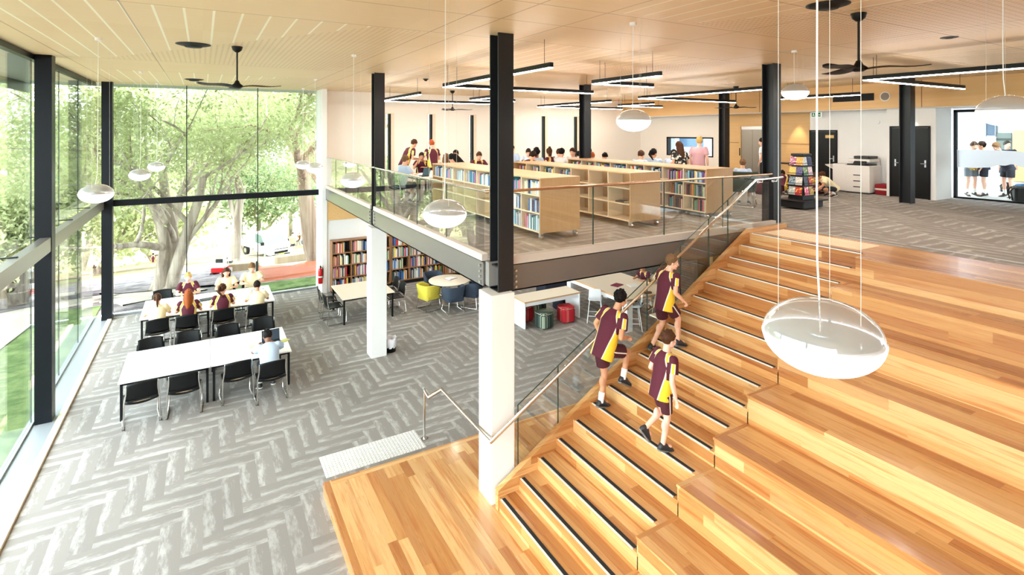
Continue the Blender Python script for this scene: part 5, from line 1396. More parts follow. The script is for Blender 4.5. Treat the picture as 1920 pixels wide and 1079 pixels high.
# upper floor
Z = FZ
def up(kind, label, x, y, rz, skin, hair, shirt, s=1.0, short=None):
    k = .94 if x < 8.2 else .9
    x, y, s = x * k, y * k, s * (1.05 if x < 8.2 else 1.1)
    if 9.1 < x < 10.75 and y < 13.45: y = 13.5
    if 6.9 < x < 8.5 and y < 12.9: y = 13.0
    if x < 6.3 and y < 13.3: y, x = 13.3, min(x, 4.65)
    sitter(kind, label, x, y, rz, skin, hair, shirt, Z, s, short, 'black chair upstairs of the ' + ' '.join(label.split()[:8]))
stander('lean', 'standing boy in maroon and yellow leaning over the table by the first slit window', 5.35, 15.9, -80, 'fair', ('short', 'brown'), 'maroon', Z, 1.08)
stander('busy', 'red-haired boy standing with back turned in maroon before the second slit window', 6.1, 15.4, 4, 'pink', ('short', 'red'), 'maroon', Z, 1.06)
up('type', 'boy in pale blue shirt at the laptop beside the edge column', 4.75, 14.3, -75, 'fair', ('short', 'light'), 'blue', .97)
up('chin', 'boy in maroon raising his forearm beside the standing redhead', 6.3, 16.8, 150, 'tan', ('short', 'dark'), 'maroon')
up('write', 'girl in maroon with loose light hair beside the standing redhead', 6.25, 14.7, -20, 'fair', ('long', 'light'), 'maroon')
up('turn', 'dark-haired boy facing the camera between two long-haired girls', 7.17, 16.2, 180, 'tan', ('short', 'black'), 'maroon')
up('low', 'girl with long black hair leaning in under the third slit window', 6.75, 14.3, 60, 'fair', ('long', 'black'), 'maroon', 1.12)
up('write', 'boy in maroon and yellow leaning on folded arms beside the corner column', 7.85, 15.9, 170, 'fair', ('short', 'brown'), 'maroon')
up('up', 'brown-haired pupil in pale blue just past the corner column', 10.1, 17.5, 140, 'fair', ('bun', 'brown'), 'blue', 1.02)
up('write', 'short-haired boy in pale blue looking down near the fifth slit window', 10.45, 16.9, 150, 'fair', ('short', 'dark'), 'blue')
up('up', 'black-haired boy in pale blue with his back to the camera', 9.49, 14.8, 5, 'deep', ('curly', 'black'), 'blue', 1.0)
up('low', 'pupil in maroon and yellow bent beside the curly black-haired boy', 8.75, 13.3, -70, 'fair', ('short', 'dark'), 'maroon', 1.1)
up('turn', 'girl in maroon and yellow with brown bun beside the fifth slit window', 10.42, 15.3, 20, 'tan', ('bun', 'brown'), 'maroon')
up('type', 'dark-haired pupil facing right beside the girl with the bun', 10.55, 14.75, -60, 'fair', ('short', 'black'), 'white')
up('write', 'brown-haired boy in pale blue near the sixth slit window', 10.95, 15.6, -30, 'fair', ('short', 'brown'), 'blue')
up('type', 'brown-haired boy in white just left of the rear column', 11.3, 15.2, 120, 'fair', ('short', 'brown'), 'white')
sitter('low', 'red-haired pupil low behind the rear column', 10.85, 13.75, 150, 'pink', ('short', 'red'), 'white', Z, 1.14, None, 'black chair upstairs of the red-haired pupil')
sitter('low', 'black-haired pupil bowed low over a desk past the rear column', 11.55, 14.15, 170, 'fair', ('short', 'black'), 'blue', Z, 1.1, None, 'black chair upstairs of the bowed black-haired pupil')
up('up', 'girl in tan patterned top with dark top bun seen from behind', 11.75, 13.6, 10, 'fair', ('bun', 'dark'), 'tan')
up('low', 'girl with loose black hair low behind the third bookcase', 11.9, 13.05, 30, 'fair', ('long', 'black'), 'maroon', 1.05)
up('write', 'boy in pale blue shirt sitting alone in front of blank wall upstairs', 12.2, 13.0, -70, 'fair', ('short', 'brown'), 'blue')
up('turn', 'girl in pale blue with long black ponytail near the wide window', 12.7, 12.8, -50, 'tan', ('pony', 'black'), 'blue')
up('write', 'dark-haired boy in grey-blue sitting before the woman in floral top', 13.75, 13.1, -80, 'fair', ('short', 'dark'), 'blue')
sitter('low', 'pupil with black hair seated low between the first two bookcases', 6.6, 11.5, 150, 'fair', ('short', 'black'), 'white', Z, 1.0, None, 'black chair upstairs between the first two bookcases')
stander('busy', 'woman with long brown hair in black and white floral top', 11.25, 10.3, -12, 'fair', ('long', 'brown'), 'floral', Z, 1.05, 'black', leg=1.0, hem=.2)
stander('look', 'woman with short blond hair in pink top by the wide window', 12.45, 10.75, -70, 'pink', ('short', 'blond'), 'pink', Z, 1.13, 'black', leg=.8)
# tables upstairs
def uptable(x, y, sx, sy, label):
    t = table(x, y, sx, sy, label, M_lam, group='tables upstairs'); t.location.z = Z
for x, y, sx, sy, l in ((4.75, 13.0, .9, 1.5, 'white table upstairs with the laptop beside the edge column'), (5.75, 14.4, 1.3, .9, 'white table upstairs under the second and third slit windows'), (8.4, 14.0, .9, 1.0, 'white table upstairs before the curly black-haired boy'),
                        (10.0, 13.75, 1.2, .6, 'white table upstairs behind the rear column'), (11.8, 12.2, 1.9, .8, 'long white table upstairs by the wide window')): uptable(x, y, sx, sy, l)
laptop(5.0, 13.4, Z + .73, -78, 'black laptop before the boy in pale blue by the edge column', M_dsh, M_scr)
laptop(12.2, 12.6, Z + .73, 0, 'small blue-lit laptop on the long table upstairs', M_dsh, M_scl)
# armchair kid, crouching pupils by the copier
ug = make_tub(mat('bottle green wool', (52, 62, 50), 0.9)); ug.location = (12.0, 8.95, Z); ug.rotation_euler.z = R(-60); ug.scale = (1.15,) * 3; ug['label'] = 'dark green tub chair behind the end of the third bookcase'; ug['group'] = 'upstairs easy chairs'
sitter('up', 'pupil in grey shorts sitting in the dark green tub chair', 12.0, 8.95, -60, 'fair', ('short', 'light'), 'blue', Z - .02, .95, 'grey')
JK = dict(pelvis=(0, -.12, .24), chest=(0, .12, .46), neck=(0, .27, .55), head=(0, .39, .58), rs=(.16, .2, .52), ls=(-.16, .2, .52), re=(.22, .33, .32), le=(-.22, .33, .32), rw=(.12, .52, .17), lw=(-.12, .52, .17),
          rh=(.09, -.1, .22), lh=(-.09, -.1, .22), rk=(.2, .25, .22), lk=(-.2, .25, .22), ra=(.14, -.08, .09), la=(-.14, -.08, .09), rt=(.15, .06, .05), lt=(-.15, .06, .05))
pK = make_pose(JK, 0, 42, .95, 25)
person('crouch', pK, 'pupil in cream shirt crouching on the carpet before the copier', (16.0, 9.0, Z), 60, 'tan', ('short', 'brown'), 'cream', 'navy', .014, True, (M_shoe, M_sole2), .8)
person('crouch', pK, 'pupil in maroon and yellow crouching behind the magazine stand', (15.3, 10.05, Z), -60, 'fair', ('short', 'dark'), 'maroon', 'maroon', .014, True, (M_shoe, M_sole2), .8)
person('crouch', pK, 'pupil in maroon crouching between magazine stand and fire door', (15.8, 9.5, Z), -120, 'fair', ('short', 'brown'), 'maroon', 'maroon', .014, True, (M_shoe, M_sole2), .8)
stander('still', 'person in white shirt half hidden behind the stair-head column', 16.25, 11.3, 20, 'fair', ('short', 'dark'), 'white', Z, 1.08, 'black', leg=1.0)
# pupils outside the right-hand window
SC_OUT = FZ - .03
for x, y, rz, l, hr, sh, sho, k in ((20.0, 7.05, 150, 'pupil outside at the window edge in grey shorts', ('short', 'brown'), 'tan', 'grey', 'busy'), (20.2, 6.8, 20, 'pupil outside in black shorts with legs apart', ('short', 'dark'), 'navy', 'navy', 'still'),
                               (20.5, 6.35, 60, 'pupil outside in navy shorts with a dark bag under the frosted band', ('short', 'light'), 'navy', 'navy', 'lean'), (22.6, 6.3, 200, 'farther pupil outside in grey shorts beyond the frosted band', ('short', 'dark'), 'blue', 'grey', 'still'),
                               (22.5, 7.0, 120, 'farther pupil outside half hidden by the window frame', ('short', 'dark'), 'navy', 'navy', 'look'), (22.2, 5.7, 90, 'farther pupil outside below the large pendant lamp', ('short', 'dark'), 'grey', 'navy', 'busy')):
    stander(k, l, x, y, rz, 'pink', hr, sh, SC_OUT, 1.05, sho, group=None)
def bag(x, y, z, rz, m, label, s=1.0):
    t = thing('school_bag', label, 'bag', (x, y, z), R(rz), 'school bags')
    b = MB(); b.rbox(-.17 * s, -.11 * s, 0, .17 * s, .11 * s, .34 * s, .07 * s, 4); b.build('body', m, t)
    b = MB(); b.rbox(-.13 * s, -.16 * s, .03 * s, .13 * s, -.1 * s, .22 * s, .03 * s, 3); b.build('pocket', m, t)
    b = MB(); b.tube([(-.1 * s, .1 * s, .32 * s), (-.11 * s, .17 * s, .24 * s), (-.1 * s, .13 * s, .05 * s)], .014 * s, 6); b.tube([(.1 * s, .1 * s, .32 * s), (.11 * s, .17 * s, .24 * s), (.1 * s, .13 * s, .05 * s)], .014 * s, 6); b.build('strap', m, t)
bag(19.35, 5.75, SC_OUT, 30, M_blackm, 'black school bag outside under the big pendant lamp', 1.3); bag(21.6, 6.35, SC_OUT, -20, mat('blue bag', (40, 90, 130), .7), 'blue school bag outside between the pupils'); bag(21.8, 6.75, SC_OUT, 10, M_blackm, 'dark school bag outside behind the legs-apart pupil')

# ---------------------------------------------------------------- copier, magazine stand, bean bags
t = thing('photocopier', 'large white photocopier against the white wall', 'photocopier', (17.5, 8.62, FZ))
M_cop = mat('copier white', (232, 228, 222), 0.45); M_copd = mat('copier dark', (44, 46, 50), 0.4)
b = MB(); b.rbox(-.05, .0, .04, .62, .72, .86, .02, 2); b.build('body', M_cop, t)
b = MB(); b.box(-.02, .02, 0, .6, .7, .04); b.build('plinth', M_copd, t)
for k, (z0, z1) in enumerate(((.08, .24), (.26, .42), (.44, .6))):
    b = MB(); b.box(-.062, .03, z0, -.05, .69, z1); d = b.build('drawer', M_cop, t); g = MB(); g.box(-.066, .26, z1 - .05, -.061, .46, z1 - .02); g.build('drawer_handle', M_copd, d)
b = MB(); b.rbox(.02, .06, .86, .6, .7, .9, .02, 2); b.build('output_tray', M_copd, t)
b = MB(); b.rbox(.0, .02, .97, .6, .66, 1.06, .02, 2); b.box(.5, .02, .86, .6, .66, .97); b.build('scanner', M_cop, t)
b = MB(); b.rbox(.02, .06, 1.06, .58, .5, 1.15, .03, 3); b.build('document_feeder', M_copd, t)
b = MB(); b.add([(-.09, .1, .93), (-.02, .1, 1.0), (-.02, .45, 1.0), (-.09, .45, .93), (-.09, .1, .9), (0, .1, .96), (0, .45, .96), (-.09, .45, .9)], [(0, 1, 2, 3), (4, 7, 6, 5), (0, 4, 5, 1), (3, 2, 6, 7), (0, 3, 7, 4), (1, 5, 6, 2)]); b.build('control_panel', M_copd, t)
b = MB(); b.rbox(.0, .73, .04, .6, 1.13, .88, .02, 2); fin = b.build('finisher', M_cop, t)
g = MB(); g.add([(.1, 1.13, .7), (.5, 1.13, .7), (.5, 1.42, .84), (.1, 1.42, .84), (.1, 1.13, .68), (.5, 1.13, .68), (.5, 1.42, .82), (.1, 1.42, .82)], [(0, 1, 2, 3), (4, 7, 6, 5), (0, 4, 5, 1), (3, 2, 6, 7), (0, 3, 7, 4), (1, 5, 6, 2)]); g.build('paper_tray', M_cop, fin)
t = thing('floor_cushion', 'dark red cushion cube on the floor at the copier side', 'cushion', (17.85, 8.38, FZ)); b = MB(); b.rbox(-.25, -.15, 0, .25, .18, .32, .05, 3); b.build('body', mat('dark red wool', (140, 22, 34), .9), t)
b = MB(); b.rbox(-.26, -.16, .14, .26, .19, .2, .05, 3); b.build('band', mat('pale piping'), t)
def bean(x, y, m, label, r=.42):
    t = thing('bean_bag', label, 'bean bag', (x, y, FZ)); b = MB(); b.lathe([(0, 0), (r * .85, .0), (r, .12), (r * .96, .26), (r * .7, .44), (r * .3, .56), (0, .58)], n=28)
    b.v = [(px * (1 + .05 * math.sin(5 * math.atan2(py, px))), py, pz) for px, py, pz in b.v]; b.build('body', m, t)
    b = MB(); b.cyl((0, 0, .57), (0, 0, .6), .05); b.build('top_seam', m, t)
bean(15.0, 10.3, mat('maroon canvas', (90, 22, 34), .9), 'maroon bean bag left of the magazine stand'); bean(16.45, 9.75, mat('maroon canvas'), 'maroon bean bag right of the magazine stand', .38)
# magazine stand
mg = thing('magazine_stand', 'black revolving magazine stand full of magazines', 'display stand', (12.98, 8.0, FZ))
M_mst = mat('stand black', (20, 20, 22), .5)
b = MB(); b.lathe([(0, 0), (.3, 0), (.3, .03), (.3, .03), (.0, .03)], n=28); b.rbox(-.42, -.32, .03, .42, .32, .2, .04, 3); b.build('base', M_mst, mg)
b = MB(); b.rbox(-.5, -.4, .2, .5, .4, .225, .02, 2); b.build('base_shelf', M_mst, mg)
b = MB(); b.add([(-.24, -.19, .225), (.24, -.19, .225), (.24, .19, .225), (-.24, .19, .225), (-.17, -.12, 1.3), (.17, -.12, 1.3), (.17, .12, 1.3), (-.17, .12, 1.3)], [(3, 2, 1, 0), (4, 5, 6, 7), (0, 1, 5, 4), (1, 2, 6, 5), (2, 3, 7, 6), (3, 0, 4, 7)]); b.build('core', M_mst, mg)
b = MB(); b.rbox(-.2, -.16, 1.3, .2, .16, 1.36, .03, 3); b.build('cap', M_mst, mg)
MAGC = [(226, 96, 130), (206, 170, 90), (210, 60, 70), (190, 200, 190), (70, 80, 96), (190, 60, 60), (220, 214, 200), (150, 176, 190), (80, 140, 120), (232, 200, 210), (100, 96, 150), (230, 190, 110), (200, 206, 214), (60, 70, 110), (228, 150, 80), (170, 60, 100), (240, 236, 230), (110, 150, 180)]
MAGN = ['pink', 'ochre', 'red', 'pale green', 'slate', 'brick red', 'cream', 'grey-blue', 'sea green', 'blush', 'violet', 'straw', 'silver', 'navy', 'orange', 'plum', 'white', 'steel blue']
mk = 0
for lv in range(4):
    z = .34 + lv * .245; u = (z - .225) / 1.075; hw, hd = .24 - .07 * u, .19 - .07 * u
    b = MB(); b.box(-hw - .05, -hd - .06, z - .02, hw + .05, hd + .06, z); b.build('tray', M_mst, mg)
    b = MB(); b.tube([(-hw - .05, -hd - .06, z + .05), (hw + .05, -hd - .06, z + .05)], .006, 5); b.tube([(-hw - .05, -hd - .06, z + .05), (-hw - .05, hd + .06, z + .05)], .006, 5); b.build('retaining_bar', M_mst, mg)
    for side in ('front', 'left'):
        n = 2
        for i in range(n):
            c = MAGC[mk % len(MAGC)]; m = mat('magazine cover %d' % mk, c, .3)
            blotch(m, c, [(250, 250, 246), (60, 40, 50), (240, 220, 80)][mk % 3], 14 + mk, .55)
            t = thing('magazine', '%s magazine on the %s of the stand, %s tier up, %s' % (MAGN[mk % 18], 'camera side' if side == 'front' else 'window side', ORD[lv], ('nearer the column', 'nearer the copier')[i]), 'magazine', (0, 0, 0), 0, 'magazines on the black stand')
            b = MB(); b.box(-.085, -.004, 0, .085, .004, .2); b.build('cover', m, t); b = MB(); b.box(-.083, -.0025, .002, .0835, .0025, .202); b.build('page_block', M_pages, t)
            if side == 'front': t.location = (12.98 + (i - .5) * .2, 8.0 - hd - .035, FZ + z + .001); t.rotation_euler = (R(-9), 0, 0)
            else: t.location = (12.98 - hw - .03, 8.0 + (i - .5) * .17, FZ + z + .001); t.rotation_euler = (R(-9), 0, R(-90))
            mk += 1
t = thing('low_cabinet', 'small timber-topped cabinet against the timber wall beyond the stair head', 'cabinet', (17.9, 11.3, FZ)); b = MB(); b.box(0, 0, 0, .5, 1.0, .75); b.build('body', M_timb, t); b = MB(); b.box(-.02, -.02, .75, .5, 1.02, .78); b.build('top', M_black, t)
# ---------------------------------------------------------------- outside: sloping ground, trees, fence, vehicles
def gz(x, y):
    """ground height outside: flat by the building then falling away"""
    dy = max(0.0, y - 21.0); dx = max(0.0, -x - 4.5)
    return -0.06 - 0.175 * min(dy, 80) - 0.05 * min(dx, 40)
def gmat():
    m = mat('school ground', rough=0.95, spec=0.1); t = NT(m); x, y, z = t.pos()
    n1 = t.noise(t.vec(x, y, 0.0), .22, 4.0); n2 = t.noise(t.vec(x, y, 0.0), 1.6, 4.0)
    c = t.mix(t.sstep(n2, .35, .65), rgb(100, 92, 90), rgb(138, 128, 116))
    c = t.mix(t.sstep(n1, .42, .52), c, rgb(142, 130, 98))
    c = t.mix(t.sstep(n1, .56, .62), c, rgb(128, 142, 88))
    far = t.sstep(y, 40.0, 55.0); c = t.mix(far, c, t.mix(n1, rgb(160, 142, 106), rgb(128, 130, 90)))
    c = t.mix(t.sstep(y, 40.0, 36.0), c, t.mix(t.sstep(n2, .35, .65), rgb(86, 80, 84), rgb(126, 118, 118))); t.col(c); return m
xs = np.concatenate([np.linspace(-160, -30, 14), np.linspace(-27, 30, 39), np.linspace(36, 160, 12)]); ys = np.concatenate([np.linspace(-60, 12, 13), np.linspace(14, 60, 47), np.linspace(66, 260, 20)])
b = MB(); nx = len(xs)
b.add([(x, y, gz(x, y)) for y in ys for x in xs], [(j * nx + i, j * nx + i + 1, (j + 1) * nx + i + 1, (j + 1) * nx + i) for j in range(len(ys) - 1) for i in range(nx - 1)
      if not (xs[i + 1] > -2.8 and xs[i] < 18 and ys[j + 1] > -8 and ys[j] < 19.3)], 0, True)
struct('ground', b, [gmat()])
def strip(name, pts, w, m, lift=.03):
    """ribbon draped over the ground along a polyline"""
    P = []
    for a, c in zip(pts[:-1], pts[1:]):
        n = max(2, int(math.dist(a, c) / .8))
        for k in range(n): P.append((a[0] + (c[0] - a[0]) * k / n, a[1] + (c[1] - a[1]) * k / n))
    P.append(pts[-1]); vs = []
    for k, p in enumerate(P):
        q = P[min(k + 1, len(P) - 1)]; o = P[max(k - 1, 0)]; d = Vector((q[0] - o[0], q[1] - o[1])).normalized(); n = Vector((-d.y, d.x)) * w / 2
        for s in (-1, 1):
            X, Y = p[0] + n.x * s, p[1] + n.y * s; vs += [(X, Y, gz(X, Y) + lift), (X, Y, gz(X, Y) - .1)]
    fs = []
    for k in range(len(P) - 1):
        a = 4 * k; fs += [(a, a + 2, a + 6, a + 4), (a, a + 4, a + 5, a + 1), (a + 2, a + 3, a + 7, a + 6)]
    b = MB(); b.add(vs, fs); return struct(name, b, [m])
def noisemat(name, c1, c2, sc):
    m = mat(name, c1, .95, spec=.1); t = NT(m); x, y, z = t.pos(); n = t.noise(t.vec(x, y, 0.0), sc, 5.0, .65); t.col(t.mix(t.sstep(n, .35, .65), rgb(*c1), rgb(*c2))); return m
M_lawn = noisemat('lawn', (76, 96, 56), (112, 128, 82), 2.2); M_path = noisemat('concrete path', (156, 148, 138), (176, 168, 158), .8); M_mulch = noisemat('mulch', (84, 76, 82), (132, 122, 124), 1.4); M_sand = noisemat('pale soil', (140, 124, 102), (160, 144, 124), .9)
strip('lawn', [(-3.6, -6), (-3.6, 21.0)], 1.7, M_lawn, .02); strip('lawn', [(1.0, 20.6), (9, 20.8)], 1.2, M_lawn, .05)
strip('path', [(-7.2, -6), (-6.4, 12), (-5.2, 22), (-2.6, 24.5), (-1.0, 21.2)], 2.6, M_path, .05); strip('lawn', [(-9.6, -6), (-9.4, 12), (-9.0, 24)], 2.2, M_lawn, .03)
strip('path', [(-30, 38), (-10, 33), (-3, 27)], 1.6, M_path, .05); strip('path', [(-40, 50), (0, 50), (40, 60)], 5.0, M_sand, .06); strip('path_gravel', [(0.5, 31), (7, 31.5), (14, 30)], 2.6, M_path, .06)
b = MB(); b.box(18.82, -10, 3.2, 40, 25, FZ - .03); struct('floor_terrace', b, [mat('terrace paving', (176, 174, 172), .8)])
# mulch bed round the trees
def blob(name, cx, cy, rx, ry, m, lift=.03):
    b = MB(); n = 36; rg = [0, .35, .7, 1.0]; vs = [(cx, cy, gz(cx, cy) + lift)]
    for r_ in rg[1:]:
        for k in range(n): a = 2 * math.pi * k / n; w = 1 + .1 * math.sin(3 * a) + .05 * math.sin(7 * a); X, Y = cx + rx * r_ * w * math.cos(a), cy + ry * r_ * w * math.sin(a); vs.append((X, Y, gz(X, Y) + lift))
    fs = [(0, 1 + k, 1 + (k + 1) % n) for k in range(n)]
    for i in range(2):
        for k in range(n): fs.append((1 + i * n + k, 1 + (i + 1) * n + k, 1 + (i + 1) * n + (k + 1) % n, 1 + i * n + (k + 1) % n))
    b.add(vs, fs, 0, True); return struct(name, b, [m])
blob('ground_mulch', 1.5, 26.5, 5.5, 3.2, M_mulch, .08)

M_bark = noisemat('bark', (128, 114, 102), (190, 178, 164), 3.0); M_barkr = noisemat('reddish bark', (132, 104, 88), (190, 168, 150), 3.0)
def leafmat(name, c1, c2):
    m = mat(name, c1, .6, spec=.25); t = NT(m); g = t.new('ShaderNodeNewGeometry'); x, y, z = t.pos()
    n = t.noise(t.vec(x, y, z), 1.3, 3.0); w = t.white(t.vec(t.m1('FLOOR', t.m1('MULTIPLY', x, 9.)), t.m1('FLOOR', t.m1('MULTIPLY', y, 9.)), t.m1('FLOOR', t.m1('MULTIPLY', z, 9.))))
    c = t.mix(t.m1('MULTIPLY_ADD', w, .5, t.m1('MULTIPLY', n, .5)), rgb(*c1), rgb(*c2)); t.col(c)
    tl = t.new('ShaderNodeBsdfTranslucent'); t.l.new(c, tl.inputs[0]); mx = t.new('ShaderNodeMixShader'); mx.inputs[0].default_value = .45
    t.l.new(t.b.outputs[0], mx.inputs[1]); t.l.new(tl.outputs[0], mx.inputs[2]); t.l.new(mx.outputs[0], t.n['Material Output'].inputs[0]); return m
M_leaf = leafmat('pale gum leaf', (146, 156, 108), (196, 202, 154)); M_leafd = leafmat('deep leaf', (100, 118, 82), (144, 160, 114)); M_leafy = leafmat('yellow leaf', (146, 154, 104), (190, 194, 144))
def leaves(pts, n, spread, size, seed, org=(0, 0)):
    g = np.random.default_rng(seed); P = np.array(pts); w = P[:, 3]; c = g.choice(len(P), n, p=w / w.sum()); ctr = P[c, :3] + g.normal(0, 1, (n, 3)) * np.array([1, 1, .7]) * (spread * np.sqrt(w[c]))[:, None]
    ok = ~((ctr[:, 0] + org[0] > -3.6) & (ctr[:, 1] + org[1] < 20.4)); ctr = ctr[ok]; n = len(ctr)
    a = g.normal(0, 1, (n, 3)); a /= np.linalg.norm(a, axis=1)[:, None]; bb = np.cross(a, g.normal(0, 1, (n, 3))); bb /= np.linalg.norm(bb, axis=1)[:, None]
    L = size * g.uniform(.7, 1.4, n)[:, None]; W = L * .42
    V_ = np.stack([ctr - a * L, ctr + bb * W, ctr + a * L, ctr - bb * W], 1).reshape(-1, 3)
    me = bpy.data.meshes.new('foliage'); me.vertices.add(4 * n); me.loops.add(4 * n); me.polygons.add(n)
    me.vertices.foreach_set('co', V_.astype(np.float32).ravel()); me.loops.foreach_set('vertex_index', np.arange(4 * n, dtype=np.int32)); me.polygons.foreach_set('loop_start', np.arange(0, 4 * n, 4, dtype=np.int32))
    me.update(); me.validate(); return me
def tree(x, y, label, h, r0, stems, nleaf, seed, leaf, bark=None, lsize=.1, spread=.55, lean=(0, 0), zlow=.28, width=1.0, group='trees outside the glazing', z=None):
    rr = random.Random(seed); z0 = gz(x, y) if z is None else z; t = thing('tree', label, 'tree', (x, y, z0), 0, group); tips = []; b = MB()
    def inside(v): return v.x + x > -3.9 and v.y + y < 20.9
    def grow(p, d, ln, r, lv):
        pts = [p]; rs = [r]; n = 5 if lv < 2 else 3; q = p.copy(); dd = d.copy()
        for k in range(n):
            dd = (dd + Vector((rr.gauss(0, .13), rr.gauss(0, .13), rr.gauss(.03, .08)))).normalized(); nq = q + dd * ln / n
            if inside(nq): dd.y = abs(dd.y) * .6 if y > 20 else dd.y; dd.x = -abs(dd.x) if y <= 20 else dd.x; dd.normalize(); nq = q + dd * ln / n
            if inside(nq): break
            q = nq; pts.append(q.copy()); rs.append(r * (1 - .45 * (k + 1) / n))
            if lv >= 2: tips.append((q.x, q.y, q.z, 1.0))
        if len(pts) < 2: return
        n = len(pts) - 1
        b.tube(pts, r, 8 if lv < 2 else 5, 0, rs)
        if lv >= 4 or r < .012: tips.append((q.x, q.y, q.z, 1.3)); return
        for k in range(rr.choice((2, 3, 3)) if lv else 3):
            tt = rr.uniform(.45, 1.0) if k else 1.0; i = min(n, max(1, int(tt * n))); ang = rr.uniform(.35, .95); az = rr.uniform(0, 6.28); u = dd.orthogonal().normalized(); w = dd.cross(u)
            nd = (dd * math.cos(ang) + (u * math.cos(az) + w * math.sin(az)) * math.sin(ang) * width + Vector((0, 0, .12))).normalized(); grow(pts[i], nd, ln * rr.uniform(.58, .8), rs[i] * rr.uniform(.5, .72), lv + 1)
    for k in range(stems):
        a = 6.28 * k / stems + rr.random(); sp = .0 if stems == 1 else .34
        grow(Vector((math.cos(a) * r0 * (stems > 1), math.sin(a) * r0 * (stems > 1), -.1)), Vector((math.cos(a) * sp + lean[0], math.sin(a) * sp + lean[1], 1)).normalized(), h * .36, r0, 0)
    b.lathe([(r0 * (1.9 if stems == 1 else 2.6), -.15), (r0 * (1.35 if stems == 1 else 2.0), .15), (r0 * (1.05 if stems == 1 else 1.3), .6)], n=14)
    b.build('trunk', bark or M_bark, t)
    tips = [p for p in tips if p[2] > h * zlow * .6] or tips
    me = leaves(tips, nleaf, spread, lsize, seed, (x, y)); me.materials.append(leaf); link('foliage', me, t); return t
tree(-1.25, 24.4, 'multi-stemmed pale tree just beyond the far window, behind the study tables', 13, .25, 4, 36000, 11, M_leaf, lsize=.075, spread=.42, zlow=.22, width=1.15)
tree(5.5, 28.6, 'tall reddish-barked tree at the white wall edge of the far window', 16, .5, 2, 34000, 5, M_leaf, M_barkr, .09, .55, (0, .0), .3)
tree(1.5, 35.0, 'slim pale-trunked tree behind the small excavator', 13, .36, 1, 24000, 8, M_leafy, None, .1, .6, (0.05, 0), .4)
tree(-6.5, 27.5, 'leafy tree low at the left edge beyond the glazing column', 6.3, .3, 3, 30000, 21, M_leaf, None, .09, .55, (0, 0), .2)
tree(-9.2, 40, 'dark green round tree farther off at the left edge', 8.0, .28, 2, 20000, 31, M_leafd, None, .12, .6, (0, 0), .15)
tree(-4.3, 28.4, 'pale leafy tree seen through the narrow glazing bay before the corner', 9.5, .2, 1, 9000, 37, M_leafy, None, .09, .4, (0, 0), .15, .7)
BT = [(-34, 70, 13), (-22, 62, 12), (-12, 58, 14), (-4, 66, 15), (4, 60, 13), (10, 70, 16), (17, 62, 13), (-46, 60, 12), (-28, 48, 9), (-60, 90, 16), (-40, 110, 18), (-18, 95, 17), (2, 100, 19), (22, 90, 18), (32, 74, 14), (-20, 42, 8), (13.5, 52, 11), (-7, 49, 10)]
for k, (x, y, h) in enumerate(BT):
    o = tree(x, y, '%s background tree, %s in the belt beyond the playing field' % (('pale green', 'deep green', 'yellow-green')[k % 3], ORD[k]), h, .3, 2, 5200, 50 + k, (M_leaf, M_leafd, M_leafy)[k % 3], None, .26, .95, (0, 0), .15, 1.1, 'background trees')
    o['label'] = '%s background tree about %d m tall, %s of the belt beyond the field' % (('pale green', 'deep green', 'yellow-green')[k % 3], h, ORD[k])
# hills
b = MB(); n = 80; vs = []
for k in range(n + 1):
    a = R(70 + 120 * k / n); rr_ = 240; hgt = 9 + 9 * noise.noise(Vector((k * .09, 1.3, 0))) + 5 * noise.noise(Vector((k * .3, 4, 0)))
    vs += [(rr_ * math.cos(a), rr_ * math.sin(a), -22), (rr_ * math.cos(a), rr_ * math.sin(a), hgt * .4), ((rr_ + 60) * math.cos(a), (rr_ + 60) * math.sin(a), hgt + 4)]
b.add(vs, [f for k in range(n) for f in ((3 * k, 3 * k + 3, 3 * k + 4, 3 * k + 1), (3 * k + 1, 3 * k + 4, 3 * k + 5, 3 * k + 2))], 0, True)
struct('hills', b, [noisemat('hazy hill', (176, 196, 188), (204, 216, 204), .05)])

# orange barrier fence
M_net = trans_mix('orange barrier mesh', (244, 150, 116), .5, .7)
def barrier(pts, label, hgt=.95):
    t = thing('barrier_fence', label, 'fence', (pts[0][0], pts[0][1], gz(*pts[0])), 0); o = Vector(t.location); b = MB(); vs = []; fs = []; n = 0
    for a, c in zip(pts[:-1], pts[1:]):
        m = max(4, int(math.dist(a, c) / .25))
        for k in range(m + 1):
            u = k / m; X, Y = a[0] + (c[0] - a[0]) * u, a[1] + (c[1] - a[1]) * u; sag = .12 * math.sin(math.pi * u) + .03 * math.sin(k * 1.7); z = gz(X, Y)
            vs += [(X - o.x, Y - o.y, z - o.z + .05), (X - o.x, Y - o.y, z - o.z + hgt - sag), (X - o.x + .01, Y - o.y + .012, z - o.z + .05), (X - o.x + .01, Y - o.y + .012, z - o.z + hgt - sag)]
            if k: q = 4 * (n - 1); fs += [(q, q + 4, q + 5, q + 1), (q + 2, q + 3, q + 7, q + 6)]
            n += 1
    b.add(vs, fs); b.build('netting', M_net, t)
    for p in pts:
        b = MB(); b.cyl((p[0] - o.x, p[1] - o.y, gz(*p) - o.z - .1), (p[0] - o.x, p[1] - o.y, gz(*p) - o.z + hgt + .15), .03, n=8); b.build('post', M_joint, t)
barrier([(1.7, 21.5), (4.2, 21.7), (7.2, 21.9)], 'orange mesh barrier fence beside the lawn beyond the far window', .7)
barrier([(-10.9, 4), (-10.6, 10), (-10.2, 16), (-8.6, 22)], 'orange mesh barrier fence along the lawn beyond the left glazing', .7)
